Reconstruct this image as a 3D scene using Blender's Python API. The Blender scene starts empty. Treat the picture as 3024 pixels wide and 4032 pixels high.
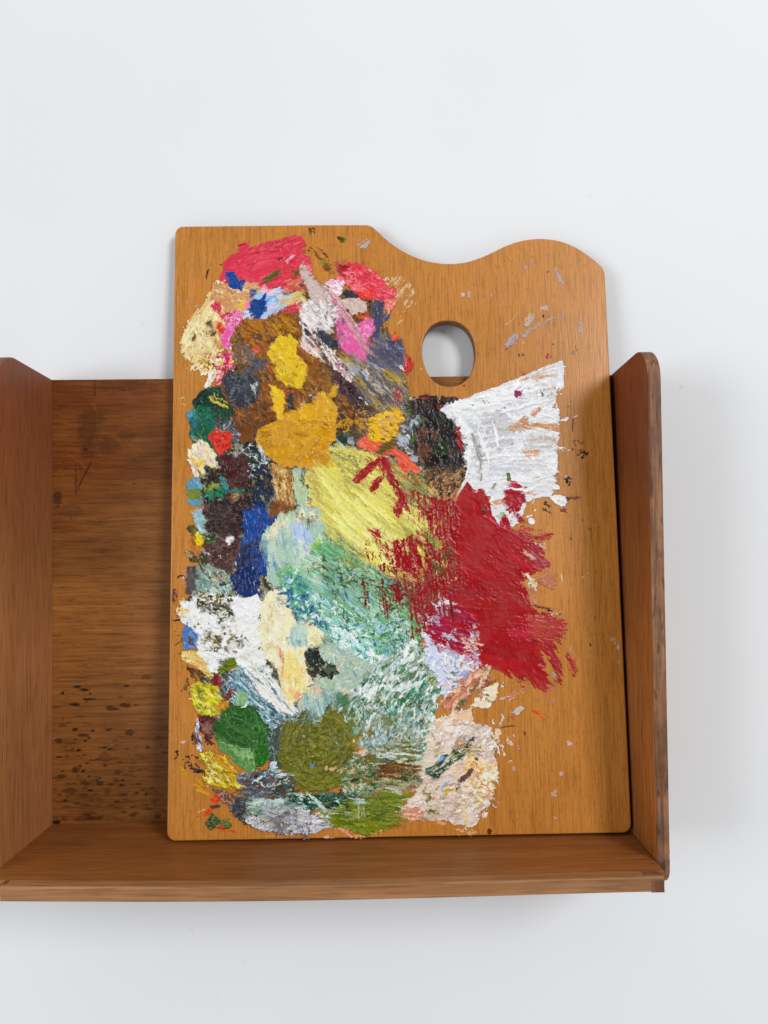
import bpy, bmesh, math
import numpy as np
from mathutils import Vector, Matrix

S = bpy.context.scene
col = S.collection
rad = math.radians

# ------------------------------------------------------------------ camera
CX, CY, CZ = 0.22562, -0.50976, 0.2007
YAW, PITCH, ROLL, FPX = 0.00838, 0.02231, -0.0103, 2882.06
fwd = Vector((math.sin(YAW)*math.cos(PITCH), math.cos(YAW)*math.cos(PITCH), math.sin(PITCH)))
r0 = Vector((math.cos(YAW), -math.sin(YAW), 0.0))
u0 = r0.cross(fwd)
RGT = math.cos(ROLL)*r0 + math.sin(ROLL)*u0
UPV = -math.sin(ROLL)*r0 + math.cos(ROLL)*u0
cd = bpy.data.cameras.new('camera')
cam = bpy.data.objects.new('camera', cd)
col.objects.link(cam)
m = Matrix((RGT, UPV, -fwd)).transposed().to_4x4()
m.translation = Vector((CX, CY, CZ))
cam.matrix_world = m
cd.sensor_fit = 'VERTICAL'
cd.sensor_height = 24.0
cd.lens = 24.0*FPX/4032.0
cd.clip_start = 0.01
cd.clip_end = 50
S.camera = cam

# ------------------------------------------------------------------ light
w = bpy.data.worlds.new('World')
S.world = w
w.use_nodes = True
bg = w.node_tree.nodes['Background']
bg.inputs[0].default_value = (0.93, 0.97, 1.0, 1)
# the room: dim behind the photographer, bright towards the windows at both sides
wt = w.node_tree
wc = wt.nodes.new('ShaderNodeTexCoord'); ws = wt.nodes.new('ShaderNodeSeparateXYZ'); wr = wt.nodes.new('ShaderNodeMapRange')
wr.interpolation_type = 'SMOOTHSTEP'
wr.inputs['From Min'].default_value = -0.98; wr.inputs['From Max'].default_value = -0.55
wr.inputs['To Min'].default_value = 0.12; wr.inputs['To Max'].default_value = 0.66
wt.links.new(wc.outputs['Generated'], ws.inputs[0]); wt.links.new(ws.outputs['Y'], wr.inputs['Value'])
wt.links.new(wr.outputs[0], bg.inputs[1])

def area(name, loc, target, sx, sy, power, colr):
    d = bpy.data.lights.new(name, 'AREA')
    d.shape = 'RECTANGLE'; d.size = sx; d.size_y = sy; d.energy = power; d.color = colr
    o = bpy.data.objects.new(name, d); col.objects.link(o)
    o.location = loc
    o.rotation_euler = (Vector(target)-Vector(loc)).to_track_quat('-Z', 'Y').to_euler()
    return o
area('window_light', (-1.75, -1.75, 0.25), (0.2, 0, 0.17), 0.9, 1.1, 22, (0.96, 0.98, 1.0))
area('window_light', (1.45, -1.85, 1.05), (0.25, 0, 0.17), 0.6, 0.7, 27.5, (1.0, 0.985, 0.96))

S.view_settings.view_transform = 'Standard'
S.view_settings.look = 'None'
S.view_settings.exposure = 0.0
S.view_settings.gamma = 1.0
S.render.engine = 'CYCLES'
S.cycles.max_bounces = 8

# ------------------------------------------------------------------ helpers
def lin(h):
    h = h.lstrip('#')
    v = np.array([int(h[i:i+2], 16)/255 for i in (0, 2, 4)])
    return np.where(v <= 0.04045, v/12.92, ((v+0.055)/1.055)**2.4)
def rgba(h):
    return tuple(float(x) for x in lin(h))+(1.0,)

class NT:
    def __init__(s, name):
        s.m = bpy.data.materials.new(name); s.m.use_nodes = True
        s.t = s.m.node_tree; s.n = s.t.nodes; s.b = s.n['Principled BSDF']
    def add(s, typ, **k):
        n = s.n.new(typ)
        for a, v in k.items(): setattr(n, a, v)
        return n
    def link(s, a, b): s.t.links.new(a, b)
    def coords(s, scale, rot=(0, 0, 0), loc=(0, 0, 0), dist=None):
        tc = s.add('ShaderNodeTexCoord'); mp = s.add('ShaderNodeMapping')
        mp.inputs['Scale'].default_value = scale; mp.inputs['Rotation'].default_value = rot
        mp.inputs['Location'].default_value = loc
        s.link(tc.outputs['Object'], mp.inputs[0])
        return mp.outputs[0]
    def noise(s, vec, scale=1, detail=4, rough=0.55, dist=0.0):
        n = s.add('ShaderNodeTexNoise')
        n.inputs['Scale'].default_value = scale; n.inputs['Detail'].default_value = detail
        n.inputs['Roughness'].default_value = rough; n.inputs['Distortion'].default_value = dist
        s.link(vec, n.inputs['Vector'])
        return n.outputs[0]
    def ramp(s, fac, stops):
        r = s.add('ShaderNodeValToRGB'); e = r.color_ramp.elements
        while len(e) < len(stops): e.new(0.5)
        for i, (p, c) in enumerate(stops):
            e[i].position = p; e[i].color = c if len(c) == 4 else tuple(c)+(1,)
        s.link(fac, r.inputs[0]); return r.outputs[0]
    def mix(s, a, b, fac, mode='MIX'):
        n = s.add('ShaderNodeMix', data_type='RGBA', blend_type=mode)
        for sock, v in ((n.inputs[0], fac), (n.inputs[6], a), (n.inputs[7], b)):
            if hasattr(v, 'default_value') or hasattr(v, 'is_linked'): s.link(v, sock)
            else: sock.default_value = v
        return n.outputs[2]
    def bump(s, h, strength, dist):
        n = s.add('ShaderNodeBump'); n.inputs['Strength'].default_value = strength
        n.inputs['Distance'].default_value = dist
        s.link(h, n.inputs['Height']); s.link(n.outputs[0], s.b.inputs['Normal'])

def g(v): return (v, v, v, 1)

def wood(name, c_lo, c_mid, c_hi, axis, blot=(0.7, 1.0), fleck=None, rough=0.42, stain_attr=None, spec=0.4, bands=1.0, seed=0.0, rings=None, blotscale=9, top=None):
    """axis: index of the grain direction in object space"""
    t = NT(name)
    sc = [420.0, 420.0, 420.0]; sc[axis] = 12.0
    v = t.coords(sc, loc=(seed, seed*0.7, seed*1.3))
    n1 = t.noise(v, 1, 6, 0.6, 0.4)
    c = t.ramp(n1, [(0.25, rgba(c_lo)), (0.5, rgba(c_mid)), (0.75, rgba(c_hi))])
    sc2 = [16.0, 16.0, 16.0]; sc2[axis] = 1.4
    v2 = t.coords(sc2, loc=(seed*2, 3, seed))
    n2 = t.noise(v2, 1, 4, 0.55, 1.2)
    c = t.mix(c, t.ramp(n2, [(0.35, g(1-0.26*bands)), (0.5, g(1-0.06*bands)), (0.62, g(1.0))]), 1.0, 'MULTIPLY')
    v3 = t.coords((blotscale,)*3, loc=(seed, 5, 2))
    n3 = t.noise(v3, 1, 5, 0.62)
    c = t.mix(c, t.ramp(n3, [(0.33, g(blot[0])), (0.62, g(blot[1]))]), 1.0, 'MULTIPLY')
    hgt = n1
    if fleck:
        f_dark, f_scale, f_len, thr, amt = fleck
        sc4 = [f_scale]*3; sc4[axis] = f_len
        v4 = t.coords(sc4, loc=(seed*3, 1, 7))
        n4 = t.noise(v4, 1, 2, 0.5, 0.25)
        k = t.ramp(n4, [(thr, g(0)), (thr+0.07, g(amt))])
        c = t.mix(c, rgba(f_dark), k)
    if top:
        # upper end darker and redder: stain plus a light difference painted in
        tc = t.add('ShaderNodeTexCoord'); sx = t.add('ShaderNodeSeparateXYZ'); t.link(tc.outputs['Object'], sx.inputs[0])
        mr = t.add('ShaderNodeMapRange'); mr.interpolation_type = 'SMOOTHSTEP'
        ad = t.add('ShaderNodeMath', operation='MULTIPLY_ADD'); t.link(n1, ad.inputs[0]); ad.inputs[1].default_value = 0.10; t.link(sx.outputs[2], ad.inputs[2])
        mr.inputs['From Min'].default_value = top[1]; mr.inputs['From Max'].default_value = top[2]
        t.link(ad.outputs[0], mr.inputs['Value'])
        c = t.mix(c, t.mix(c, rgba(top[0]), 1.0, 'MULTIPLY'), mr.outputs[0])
    # fine pores
    sc5 = [900.0]*3; sc5[axis] = 45.0
    n5 = t.noise(t.coords(sc5), 1, 2, 0.5)
    c = t.mix(c, t.ramp(n5, [(0.32, g(0.66)), (0.52, g(1.0))]), 0.8, 'MULTIPLY')
    if stain_attr:
        a = t.add('ShaderNodeAttribute', attribute_name=stain_attr)
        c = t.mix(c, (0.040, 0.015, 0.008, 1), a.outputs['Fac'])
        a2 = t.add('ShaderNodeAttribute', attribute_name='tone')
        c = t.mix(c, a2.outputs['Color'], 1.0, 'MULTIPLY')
    t.link(c, t.b.inputs['Base Color'])
    r = t.ramp(n3, [(0.3, g(rough-0.06)), (0.7, g(rough+0.1))])
    t.link(r, t.b.inputs['Roughness'])
    t.b.inputs['Specular IOR Level'].default_value = spec
    t.bump(n5, 0.25, 0.0003)
    return t.m

def finish(name, me, mat, parent=None, smooth=False):
    o = bpy.data.objects.new(name, me); col.objects.link(o)
    if mat: me.materials.append(mat)
    if parent: o.parent = parent
    if smooth:
        me.polygons.foreach_set('use_smooth', [True]*len(me.polygons))
    return o

def curve_solid(name, loops, depth, bevel, mat, parent, res=2):
    """flat outline (first loop) with holes, extruded to +-depth/2 along local z, edges softened"""
    cu = bpy.data.curves.new(name, 'CURVE'); cu.dimensions = '2D'; cu.fill_mode = 'BOTH'
    for lp in loops:
        sp = cu.splines.new('POLY'); sp.points.add(len(lp)-1)
        for p, q in zip(sp.points, lp): p.co = (q[0], q[1], 0, 1)
        sp.use_cyclic_u = True
    cu.extrude = depth/2-bevel; cu.bevel_depth = bevel; cu.bevel_resolution = res; cu.offset = -bevel
    tmp = bpy.data.objects.new('tmp', cu); col.objects.link(tmp)
    bpy.context.view_layer.update()
    me = bpy.data.meshes.new_from_object(tmp.evaluated_get(bpy.context.evaluated_depsgraph_get()))
    bpy.data.objects.remove(tmp); bpy.data.curves.remove(cu)
    me.materials.clear()
    return finish(name, me, mat, parent)

def soft_box(name, x0, x1, y0, y1, z0, z1, mat, parent, bev=0.0006, cuts=0, zf=None):
    bm = bmesh.new()
    xs = np.linspace(x0, x1, cuts+2)
    ring = []
    for x in xs:
        d = zf(x) if zf else (lambda yy: 0.0)
        ring.append([bm.verts.new((x, yy, zz+d(yy))) for yy, zz in ((y0, z0), (y1, z0), (y1, z1), (y0, z1))])
    for a, b in zip(ring[:-1], ring[1:]):
        for i in range(4):
            bm.faces.new((a[i], a[(i+1) % 4], b[(i+1) % 4], b[i]))
    bm.faces.new(ring[0][::-1]); bm.faces.new(ring[-1])
    bmesh.ops.recalc_face_normals(bm, faces=bm.faces)
    if bev:
        ed = [e for e in bm.edges if len(e.link_faces) == 2 and e.calc_face_angle(0) > 0.8]
        bmesh.ops.bevel(bm, geom=ed, offset=bev, segments=2, affect='EDGES', profile=0.5)
    me = bpy.data.meshes.new(name); bm.to_mesh(me); bm.free()
    return finish(name, me, mat, parent)

# value noise on a hash lattice
_tab = np.random.default_rng(7).random((512, 512)).astype(np.float32)
def vn(x, y, s=0):
    x = x+s*37.31; y = y+s*91.7
    xi = np.floor(x).astype(np.int64); yi = np.floor(y).astype(np.int64)
    fx = (x-xi).astype(np.float32); fy = (y-yi).astype(np.float32)
    fx = fx*fx*(3-2*fx); fy = fy*fy*(3-2*fy)
    a = _tab[yi & 511, xi & 511]; b = _tab[yi & 511, (xi+1) & 511]
    c = _tab[(yi+1) & 511, xi & 511]; d = _tab[(yi+1) & 511, (xi+1) & 511]
    return (a+(b-a)*fx)*(1-fy)+(c+(d-c)*fx)*fy
def inpoly(x, y, P):
    r = np.zeros(x.shape, bool); n = len(P)
    for i in range(n):
        x1, y1 = P[i]; x2, y2 = P[i-1]
        if y1 == y2: continue
        r ^= ((y1 > y) != (y2 > y)) & (x < (x2-x1)*(y-y1)/(y2-y1)+x1)
    return r

# ------------------------------------------------------------------ geometry of the two objects (metres)
BW, BH, BD, BT = 0.38972, 0.30647, 0.07006, 0.00815      # inner width, height, depth and board thickness of the box
WALL_Y = 0.0075
PX, PY, PZ, LEAN, PW, PH, PR = 0.08773, -0.03339, 0.0009, 0.07649, 0.29999, 0.41451, 0.00434
PT = 0.0094
up = Vector((0, math.sin(LEAN), math.cos(LEAN)))
pX = (Vector((math.cos(PR), 0, 0))+up*math.sin(PR)).normalized()
pY = (up*math.cos(PR)-Vector((1, 0, 0))*math.sin(PR)).normalized()
pN = pX.cross(pY)
PM = Matrix((pX, pY, pN)).transposed().to_4x4(); PM.translation = Vector((PX, PY, PZ))
def to_palette(x, y):
    """pixel of the 3024x4032 photograph -> metres on the palette's face (traced outlines get their real place)"""
    x = np.asarray(x, float); y = np.asarray(y, float)
    a = (x-1512)/FPX; b = (2016-y)/FPX
    D = [fwd[i]+a*RGT[i]+b*UPV[i] for i in range(3)]
    o = Vector((CX, CY, CZ))-Vector((PX, PY, PZ))
    dn = sum(D[i]*pN[i] for i in range(3)); k = -o.dot(pN)/dn
    q = [o[i]+k*D[i] for i in range(3)]
    return sum(q[i]*pX[i] for i in range(3)), sum(q[i]*pY[i] for i in range(3))
def to_plane_y(x, y, Y):
    a = (np.asarray(x, float)-1512)/FPX; b = (2016-np.asarray(y, float))/FPX
    D = [fwd[i]+a*RGT[i]+b*UPV[i] for i in range(3)]
    k = (Y-CY)/D[1]
    return CX+k*D[0], CZ+k*D[2]

# ------------------------------------------------------------------ wall
t = NT('white_painted_plaster')
n = t.noise(t.coords((1, 1, 1)), 3.0, 3, 0.5)
c = t.ramp(n, [(0.3, rgba('#e7e8ea')), (0.7, rgba('#ecedef'))])
sp = t.noise(t.coords((1, 1, 1), loc=(3, 1, 2)), 95, 2, 0.5)
c = t.mix(c, rgba('#b9b7b4'), t.ramp(sp, [(0.76, g(0)), (0.81, g(0.25))]))
t.link(c, t.b.inputs['Base Color'])
t.b.inputs['Roughness'].default_value = 0.75
t.b.inputs['Specular IOR Level'].default_value = 0.25
n = t.noise(t.coords((1, 1, 1)), 260, 4, 0.6)
t.bump(n, 0.12, 0.0006)
bm = bmesh.new()
vs = [bm.verts.new(p) for p in ((-2.5, WALL_Y, -1.6), (3, WALL_Y, -1.6), (3, WALL_Y, 2.2), (-2.5, WALL_Y, 2.2))]
bm.faces.new(vs)
me = bpy.data.meshes.new('wall'); bm.to_mesh(me); bm.free()
wl = finish('wall', me, t.m); wl['kind'] = 'structure'
wl['label'] = 'plain white painted wall behind the wooden box'

# ------------------------------------------------------------------ box
box = bpy.data.objects.new('wooden_box', None); col.objects.link(box)
box.location = (BW/2, -BD/2, -0.009)
box['label'] = 'reddish brown open wooden tray box mounted on the white wall, holding the palette'
box['category'] = 'wooden box'
IM = Matrix.Translation(-box.location)

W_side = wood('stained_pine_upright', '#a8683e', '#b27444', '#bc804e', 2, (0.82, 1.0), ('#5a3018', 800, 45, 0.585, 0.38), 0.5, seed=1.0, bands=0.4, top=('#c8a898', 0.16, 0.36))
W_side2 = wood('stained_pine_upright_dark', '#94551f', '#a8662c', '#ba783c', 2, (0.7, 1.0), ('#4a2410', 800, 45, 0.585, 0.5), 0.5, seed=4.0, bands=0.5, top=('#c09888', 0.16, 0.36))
W_edge = wood('worn_pine_edge', '#74462e', '#9c6a48', '#c0906a', 2, (0.5, 1.0), ('#3a2018', 420, 70, 0.58, 0.6), 0.6, seed=2.5, bands=0.7, blotscale=45)
W_bot = wood('stained_pine_length', '#8a4e1e', '#9a5c28', '#a66a34', 0, (0.78, 1.0), None, 0.5, seed=3.0, bands=0.95)
W_rail = wood('stained_pine_rail', '#93603a', '#a87448', '#b98a5c', 0, (0.8, 1.0), None, 0.55, seed=6.0, bands=0.7)
W_back = wood('plywood_back', '#94582a', '#aa6c36', '#ba7e44', 0, (0.62, 1.0), ('#4c2e14', 1100, 120, 0.575, 0.34), 0.32, 'stain', seed=5.0, bands=0.22)
W_key = wood('dark_end_grain', '#6a4028', '#845438', '#98684a', 2, (0.7, 1.0), None, 0.6, seed=8.0)

# back panel: fine grid so that oil spots and tone can be stored on it
nx, nz = 420, 460
xs = np.linspace(-0.004, BW+0.004, nx); zs = np.linspace(-0.005, BH, nz)
X, Z = np.meshgrid(xs, zs)
stain = np.zeros(X.shape, np.float32)
rng = np.random.default_rng(21)
def blob(px, py, rx, ry, a):
    cx, cz = to_plane_y(px, py, 0.0); k = 0.51/FPX
    rx *= k; ry *= k
    wx = (vn(X*900, Z*3000, 3)-0.5); 
    q = ((X-cx)/rx)**2+((Z-cz)/ry)**2
    v = np.clip((1.5-q-1.6*wx)*2.2, 0, 1)*min(1, a*1.25)*(q < 5)
    np.maximum(stain, v, out=stain)
def zl(x, y): return x/1.924, 2450+y/1.924
for x, y, rx, ry, a in [(585,490,30,9,.8),(640,512,32,13,.9),(683,540,11,8,.8),(675,582,46,8,.95),(473,536,15,8,.85),(657,602,9,5,.8),(570,625,32,12,.8),
    (425,641,26,6,.9),(955,480,20,10,.8),(915,569,15,6,.85),(1110,416,38,18,.35),(825,637,30,5,.8),(850,656,50,14,.6),(950,630,40,18,.6),(1030,628,22,8,.5),
    (477,730,12,5,.8),(517,762,8,5,.9),(478,780,28,14,.4),(568,812,22,11,.8),(790,789,6,4,.9),(822,815,20,7,.8),(703,822,16,9,.8),(632,857,40,13,.65),(678,872,10,8,.8),
    (985,838,34,22,.55),(1200,875,20,13,.4),(445,897,26,20,.6),(568,888,10,6,.9),(550,915,10,6,.8),(648,897,14,9,.8),(797,947,15,8,.9),(828,962,14,8,.8),(597,970,14,10,.8),(555,958,16,7,.5),
    (1118,946,20,13,.6),(1217,932,14,6,.6),(448,1022,32,6,.85),(508,1012,12,18,.3),(592,1014,8,7,.9),(637,1008,12,6,.9),(795,1022,46,38,.3),(745,1040,24,9,.6),(860,1030,44,12,.3),(1048,1038,9,4,.8),
    (655,1067,13,6,.8),(687,1046,12,4,.8),(607,1088,14,8,.9),(795,1084,16,11,.6),(572,1118,24,22,.65),(632,1128,15,11,.85),(470,1127,12,6,.7),(890,1138,26,16,.5),(465,1170,32,14,.55),(678,1169,12,5,.8),
    (755,1178,9,8,.7),(733,1196,16,8,.6),(755,1220,30,16,.6),(930,1194,16,10,.7),(918,1232,17,6,.8),(840,1228,28,10,.5),(560,1222,22,8,.4),(510,1222,16,7,.4),(630,1215,28,9,.4),(648,1255,20,7,.6),(686,1273,17,7,.8),
    (530,1278,55,20,.45),(815,1280,22,18,.4),(450,1305,20,8,.4),(550,1310,16,6,.5),(655,1308,14,8,.5),(1035,1293,18,10,.6),(1105,1302,16,13,.6),(1150,1255,26,11,.3),(1135,1300,10,6,.5),(494,1352,16,8,.9),(745,1335,22,8,.4),(690,1350,18,6,.4),(940,1340,30,8,.3),(1070,1340,20,6,.3),
    (700,1485,70,14,.55),(600,1490,50,10,.4),(640,1385,30,10,.4),(500,1400,26,8,.3),(760,1400,40,7,.3),(425,1515,34,16,1.0)]:
    px, py = zl(x, y); blob(px, py, rx/1.924*0.92, ry/1.924*0.95, a)
for _ in range(150):     # faint splashes near the foot
    px = rng.uniform(210, 650); py = 3230-abs(rng.normal(0, 170)); s = rng.uniform(2, 8)
    blob(px, py, s*1.8, s*0.6, rng.uniform(.2, .6))
def zu(x, y): return x/2.011, 1350+y/2.011
for x, y, rx, ry, a in [(640,995,14,5,.7),(680,845,16,10,.7),(1063,1115,8,6,.7),(1063,925,6,5,.6),(608,1088,10,8,.5),(430,1010,20,5,.6),(720,600,90,60,.30),(700,700,80,90,.35),(700,850,60,60,.30),(455,1230,30,60,.5),(1000,740,60,50,.25),(860,820,90,60,.25),(960,330,200,40,.30),(560,1330,90,45,.25)]:
    px, py = zu(x, y); blob(px, py, rx/2.011, ry/2.011, a)
for pts in ([(720,950),(665,1050),(620,1150)], [(750,300),(752,410)], [(605,970),(602,1190)]):
    for (xa, ya), (xb, yb) in zip(pts[:-1], pts[1:]):
        for f in np.linspace(0, 1, 14):
            px, py = zu(xa+(xb-xa)*f, ya+(yb-ya)*f); blob(px, py, 2.2, 6, .55)
# tone: darker and redder at top and left, honey brown to the right and below
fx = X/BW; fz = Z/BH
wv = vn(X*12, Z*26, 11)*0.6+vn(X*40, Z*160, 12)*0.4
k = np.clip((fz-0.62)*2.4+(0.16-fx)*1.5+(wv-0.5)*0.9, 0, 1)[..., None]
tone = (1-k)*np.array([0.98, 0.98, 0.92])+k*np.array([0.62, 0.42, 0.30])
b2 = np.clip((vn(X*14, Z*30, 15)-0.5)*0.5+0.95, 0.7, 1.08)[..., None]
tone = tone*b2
# light scratches in the finish
def scratch(pts, n=60):
    for (xa, ya), (xb, yb) in zip(pts[:-1], pts[1:]):
        for f in np.linspace(0, 1, n):
            cx, cz = to_plane_y(*zu(xa+(xb-xa)*f, ya+(yb-ya)*f), 0.0)
            i = int(round((cz+0.005)/(BH+0.005)*(nz-1))); j = int(round((cx+0.004)/(BW+0.008)*(nx-1)))
            if 0 <= i < nz and 0 <= j < nx: tone[i, j] = np.minimum(tone[i, j]*1.12, 0.95)
scratch([(420,620),(700,670),(860,720),(1000,790),(1130,860)]); scratch([(740,480),(770,560),(770,660),(740,800)]); scratch([(520,870),(640,950),(680,990)])
ys = np.zeros_like(X)
me = bpy.data.meshes.new('back_panel')
V = np.stack([X, ys, Z], -1).reshape(-1, 3)-np.array(box.location)
idx = np.arange(nx*nz).reshape(nz, nx)
F = np.stack([idx[:-1, :-1], idx[:-1, 1:], idx[1:, 1:], idx[1:, :-1]], -1).reshape(-1, 4)
# a real board: rim down to the rear face
nV = len(V)
rim = np.concatenate([idx[0, :], idx[1:, -1], idx[-1, -2::-1], idx[-2:0:-1, 0]])
Vr = V[rim].copy(); Vr[:, 1] += 0.006
V2 = np.concatenate([V, Vr]); nr = len(rim); a = np.arange(nr)
R = np.stack([rim, nV+a, nV+(a+1) % nr, rim[(a+1) % nr]], -1)
faces = [tuple(f) for f in F]+[tuple(f) for f in R]+[tuple(nV+a[::-1])]
me.from_pydata(V2.tolist(), [], [tuple(int(i) for i in f) for f in faces])
at = me.attributes.new('stain', 'FLOAT', 'POINT')
at.data.foreach_set('value', np.concatenate([stain.ravel(), np.zeros(nr)]).astype(np.float32))
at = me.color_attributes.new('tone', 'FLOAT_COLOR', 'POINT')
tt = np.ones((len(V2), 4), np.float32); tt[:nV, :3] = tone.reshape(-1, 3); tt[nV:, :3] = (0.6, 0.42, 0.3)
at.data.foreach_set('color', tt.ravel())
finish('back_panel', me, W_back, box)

def side_profile(r=0.020):
    P = [(0.006, -0.0005)]
    d = BD
    zb = -0.0150
    P = [(0.0, zb)]
    for i in range(9):
        a_ = rad(90*i/8); P.append((d-0.011+0.011*math.sin(a_), zb+0.011-0.011*math.cos(a_)))
    for i in range(13):
        a_ = rad(90*i/12); P.append((d-r+r*math.cos(a_), BH-r+r*math.sin(a_)))
    # the top edge climbs a little towards the front
    P = [(x_, y_+0.0036*min(1.0, x_/0.05) if y_ > 0.2 else y_) for x_, y_ in P]
    P.append((-0.0, BH))
    return P
def side(name, x_in, outward, splay, mat, label=None):
    prof = side_profile()
    o = curve_solid(name, [prof], BT, 0.0008, mat, box)
    # local x -> -Y (towards the viewer), local y -> +Z, local z -> -X... 
    M = Matrix(((0, 0, -1, 0), (-1, 0, 0, 0), (0, 1, 0, 0), (0, 0, 0, 1)))
    T = Matrix.Translation((x_in+outward*BT/2, 0, 0))
    o.data.transform(IM @ T @ Matrix.Rotation(splay, 4, 'Z') @ M)
    o.data.materials.append(W_edge)
    for p in o.data.polygons:
        if p.normal.y < -0.35 or (p.normal.z > 0.7 and p.center.y+box.location.y < -0.05): p.material_index = 1
    return o
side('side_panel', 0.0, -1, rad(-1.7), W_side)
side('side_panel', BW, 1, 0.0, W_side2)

_sagc = np.polyfit([-.01, .01, .067, .125, .198, .293, .386, .405], [.0009, .0007, -.0005, -.0014, -.0014, -.0004, .0006, .0007], 4)
def sag(yl):
    # the old board bows: measured along its front edge
    def f(x):
        s_ = float(np.polyval(_sagc, x))
        return lambda y: s_*min(1.0, max(0.0, -y/(BD+0.02)))**1.3
    return f
RD = 0.0199
XR = 0.3866; XL = 0.0097
bx, by, bz = box.location
def sb(name, x0, x1, y0, y1, z0, z1, mat, **k):
    zf = k.pop('zf', None)
    zz = (lambda x: (lambda y, f=zf(x+bx): f(y+by))) if zf else None
    return soft_box(name, x0-bx, x1-bx, y0-by, y1-by, z0-bz, z1-bz, mat, box, zf=zz, **k)
sb('bottom_panel', -0.0015, BW-0.0003, -0.0003, -BD-0.0125, -0.0083, 0.0, W_bot, cuts=30, zf=sag(0))
sb('front_rail', XL, XR, -BD-0.0126, -BD-RD, -0.0085, 0.0001, W_rail, cuts=30, zf=sag(0), bev=0.0008)
for x0, x1 in ((XR-0.0105, XR-0.0006), (XL+0.0004, XL+0.0022)):
    f = sag(0)(0.39 if x0 > 0.1 else 0.0)(-BD-0.0165)
    sb('joint_key', x0, x1, -BD-0.0131, -BD-0.0178, -0.004, 0.0004+f, W_key, bev=0.0002)
    f = sag(0)(0.39 if x0 > 0.1 else 0.0)(-BD-RD)
    if x0 < 0.1: continue
    sb('joint_key', x0+0.0030, x1+0.0005, -BD-RD+0.002, -BD-RD-0.0003, -0.0086+f, -0.0016+f, W_key, bev=0.0002)

# ------------------------------------------------------------------ oil paint: a relief built up stroke by stroke on the palette's face
STEP = 2.1
GX0, GY0 = 678.0, 896.0
GW, GH = int((2475-GX0)/STEP), int((3316-GY0)/STEP)
GRP = np.full((GH, GW), -1, np.int16)
RGBC = np.zeros((GH, GW, 3), np.float32)
HGT = np.zeros((GH, GW), np.float32)
GROUPS = []; _gid = {}
def G(key, label, name='paint_patch'):
    _gid[key] = len(GROUPS); GROUPS.append((name, label))
SEC = {'A': (660, 860, 1.659), 'B': (660, 1600, 1.659), 'C': (660, 2300, 1.659), 'D': (660, 2900, 1.659),
       'E': (1500, 860, 1.3825), 'F': (1300, 1500, 1.508), 'G': (1300, 2100, 1.508), 'H': (1300, 2700, 1.508)}
_cur = [SEC['A']]; _seed = [0]
def Z(k): _cur[0] = SEC[k]
def pts(s):
    ox, oy, sc = _cur[0]
    return np.array([[ox+float(a)/sc, oy+float(b)/sc] for a, b in (p.split(',') for p in s.split())])
def cols(s):
    L_, w_ = [], []
    for c in s.split():
        h, _, k = c.partition(':')
        L_.append(lin(h)); w_.append(float(k) if k else 1.0)
    return np.array(L_), np.array(w_)/sum(w_)
def window(Pg, pad):
    x0, y0 = Pg.min(0)-pad; x1, y1 = Pg.max(0)+pad
    i0 = max(0, int((y0-GY0)/STEP)); i1 = min(GH, int((y1-GY0)/STEP)+2)
    j0 = max(0, int((x0-GX0)/STEP)); j1 = min(GW, int((x1-GX0)/STEP)+2)
    if i1 <= i0 or j1 <= j0: return None
    x, y = np.meshgrid(GX0+STEP*np.arange(j0, j1), GY0+STEP*np.arange(i0, i1))
    return (slice(i0, i1), slice(j0, j1)), x, y
def rank(v):
    r = np.empty(v.size, np.float32); r[np.argsort(v.ravel(), kind='stable')] = np.linspace(0, 1, v.size, dtype=np.float32)
    return r.reshape(v.shape)
def pick(n, cs, ws, soft):
    """n in 0..1 (uniform) -> colour, areas follow the weights, soft = width of the transitions"""
    e = np.concatenate([[0], np.cumsum(ws)]); out = np.zeros(n.shape+(3,), np.float32)
    if len(cs) == 1: out[:] = cs[0]; return out
    c = (e[:-1]+e[1:])/2
    xp, fp = [], []
    for i in range(len(cs)):
        hw = ws[i]/2*(1-soft)
        xp += [c[i]-hw, c[i]+hw]; fp += [cs[i], cs[i]]
    fp = np.array(fp)
    for k in range(3): out[..., k] = np.interp(n, xp, fp[:, k])
    return out
def lay(sl, mk, rgb, th, relief, gid, keep=0.45):
    GRP[sl][mk] = gid; RGBC[sl][mk] = rgb
    H = HGT[sl]; H[mk] = np.maximum(0.06, keep*H[mk]+th*relief)
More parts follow.
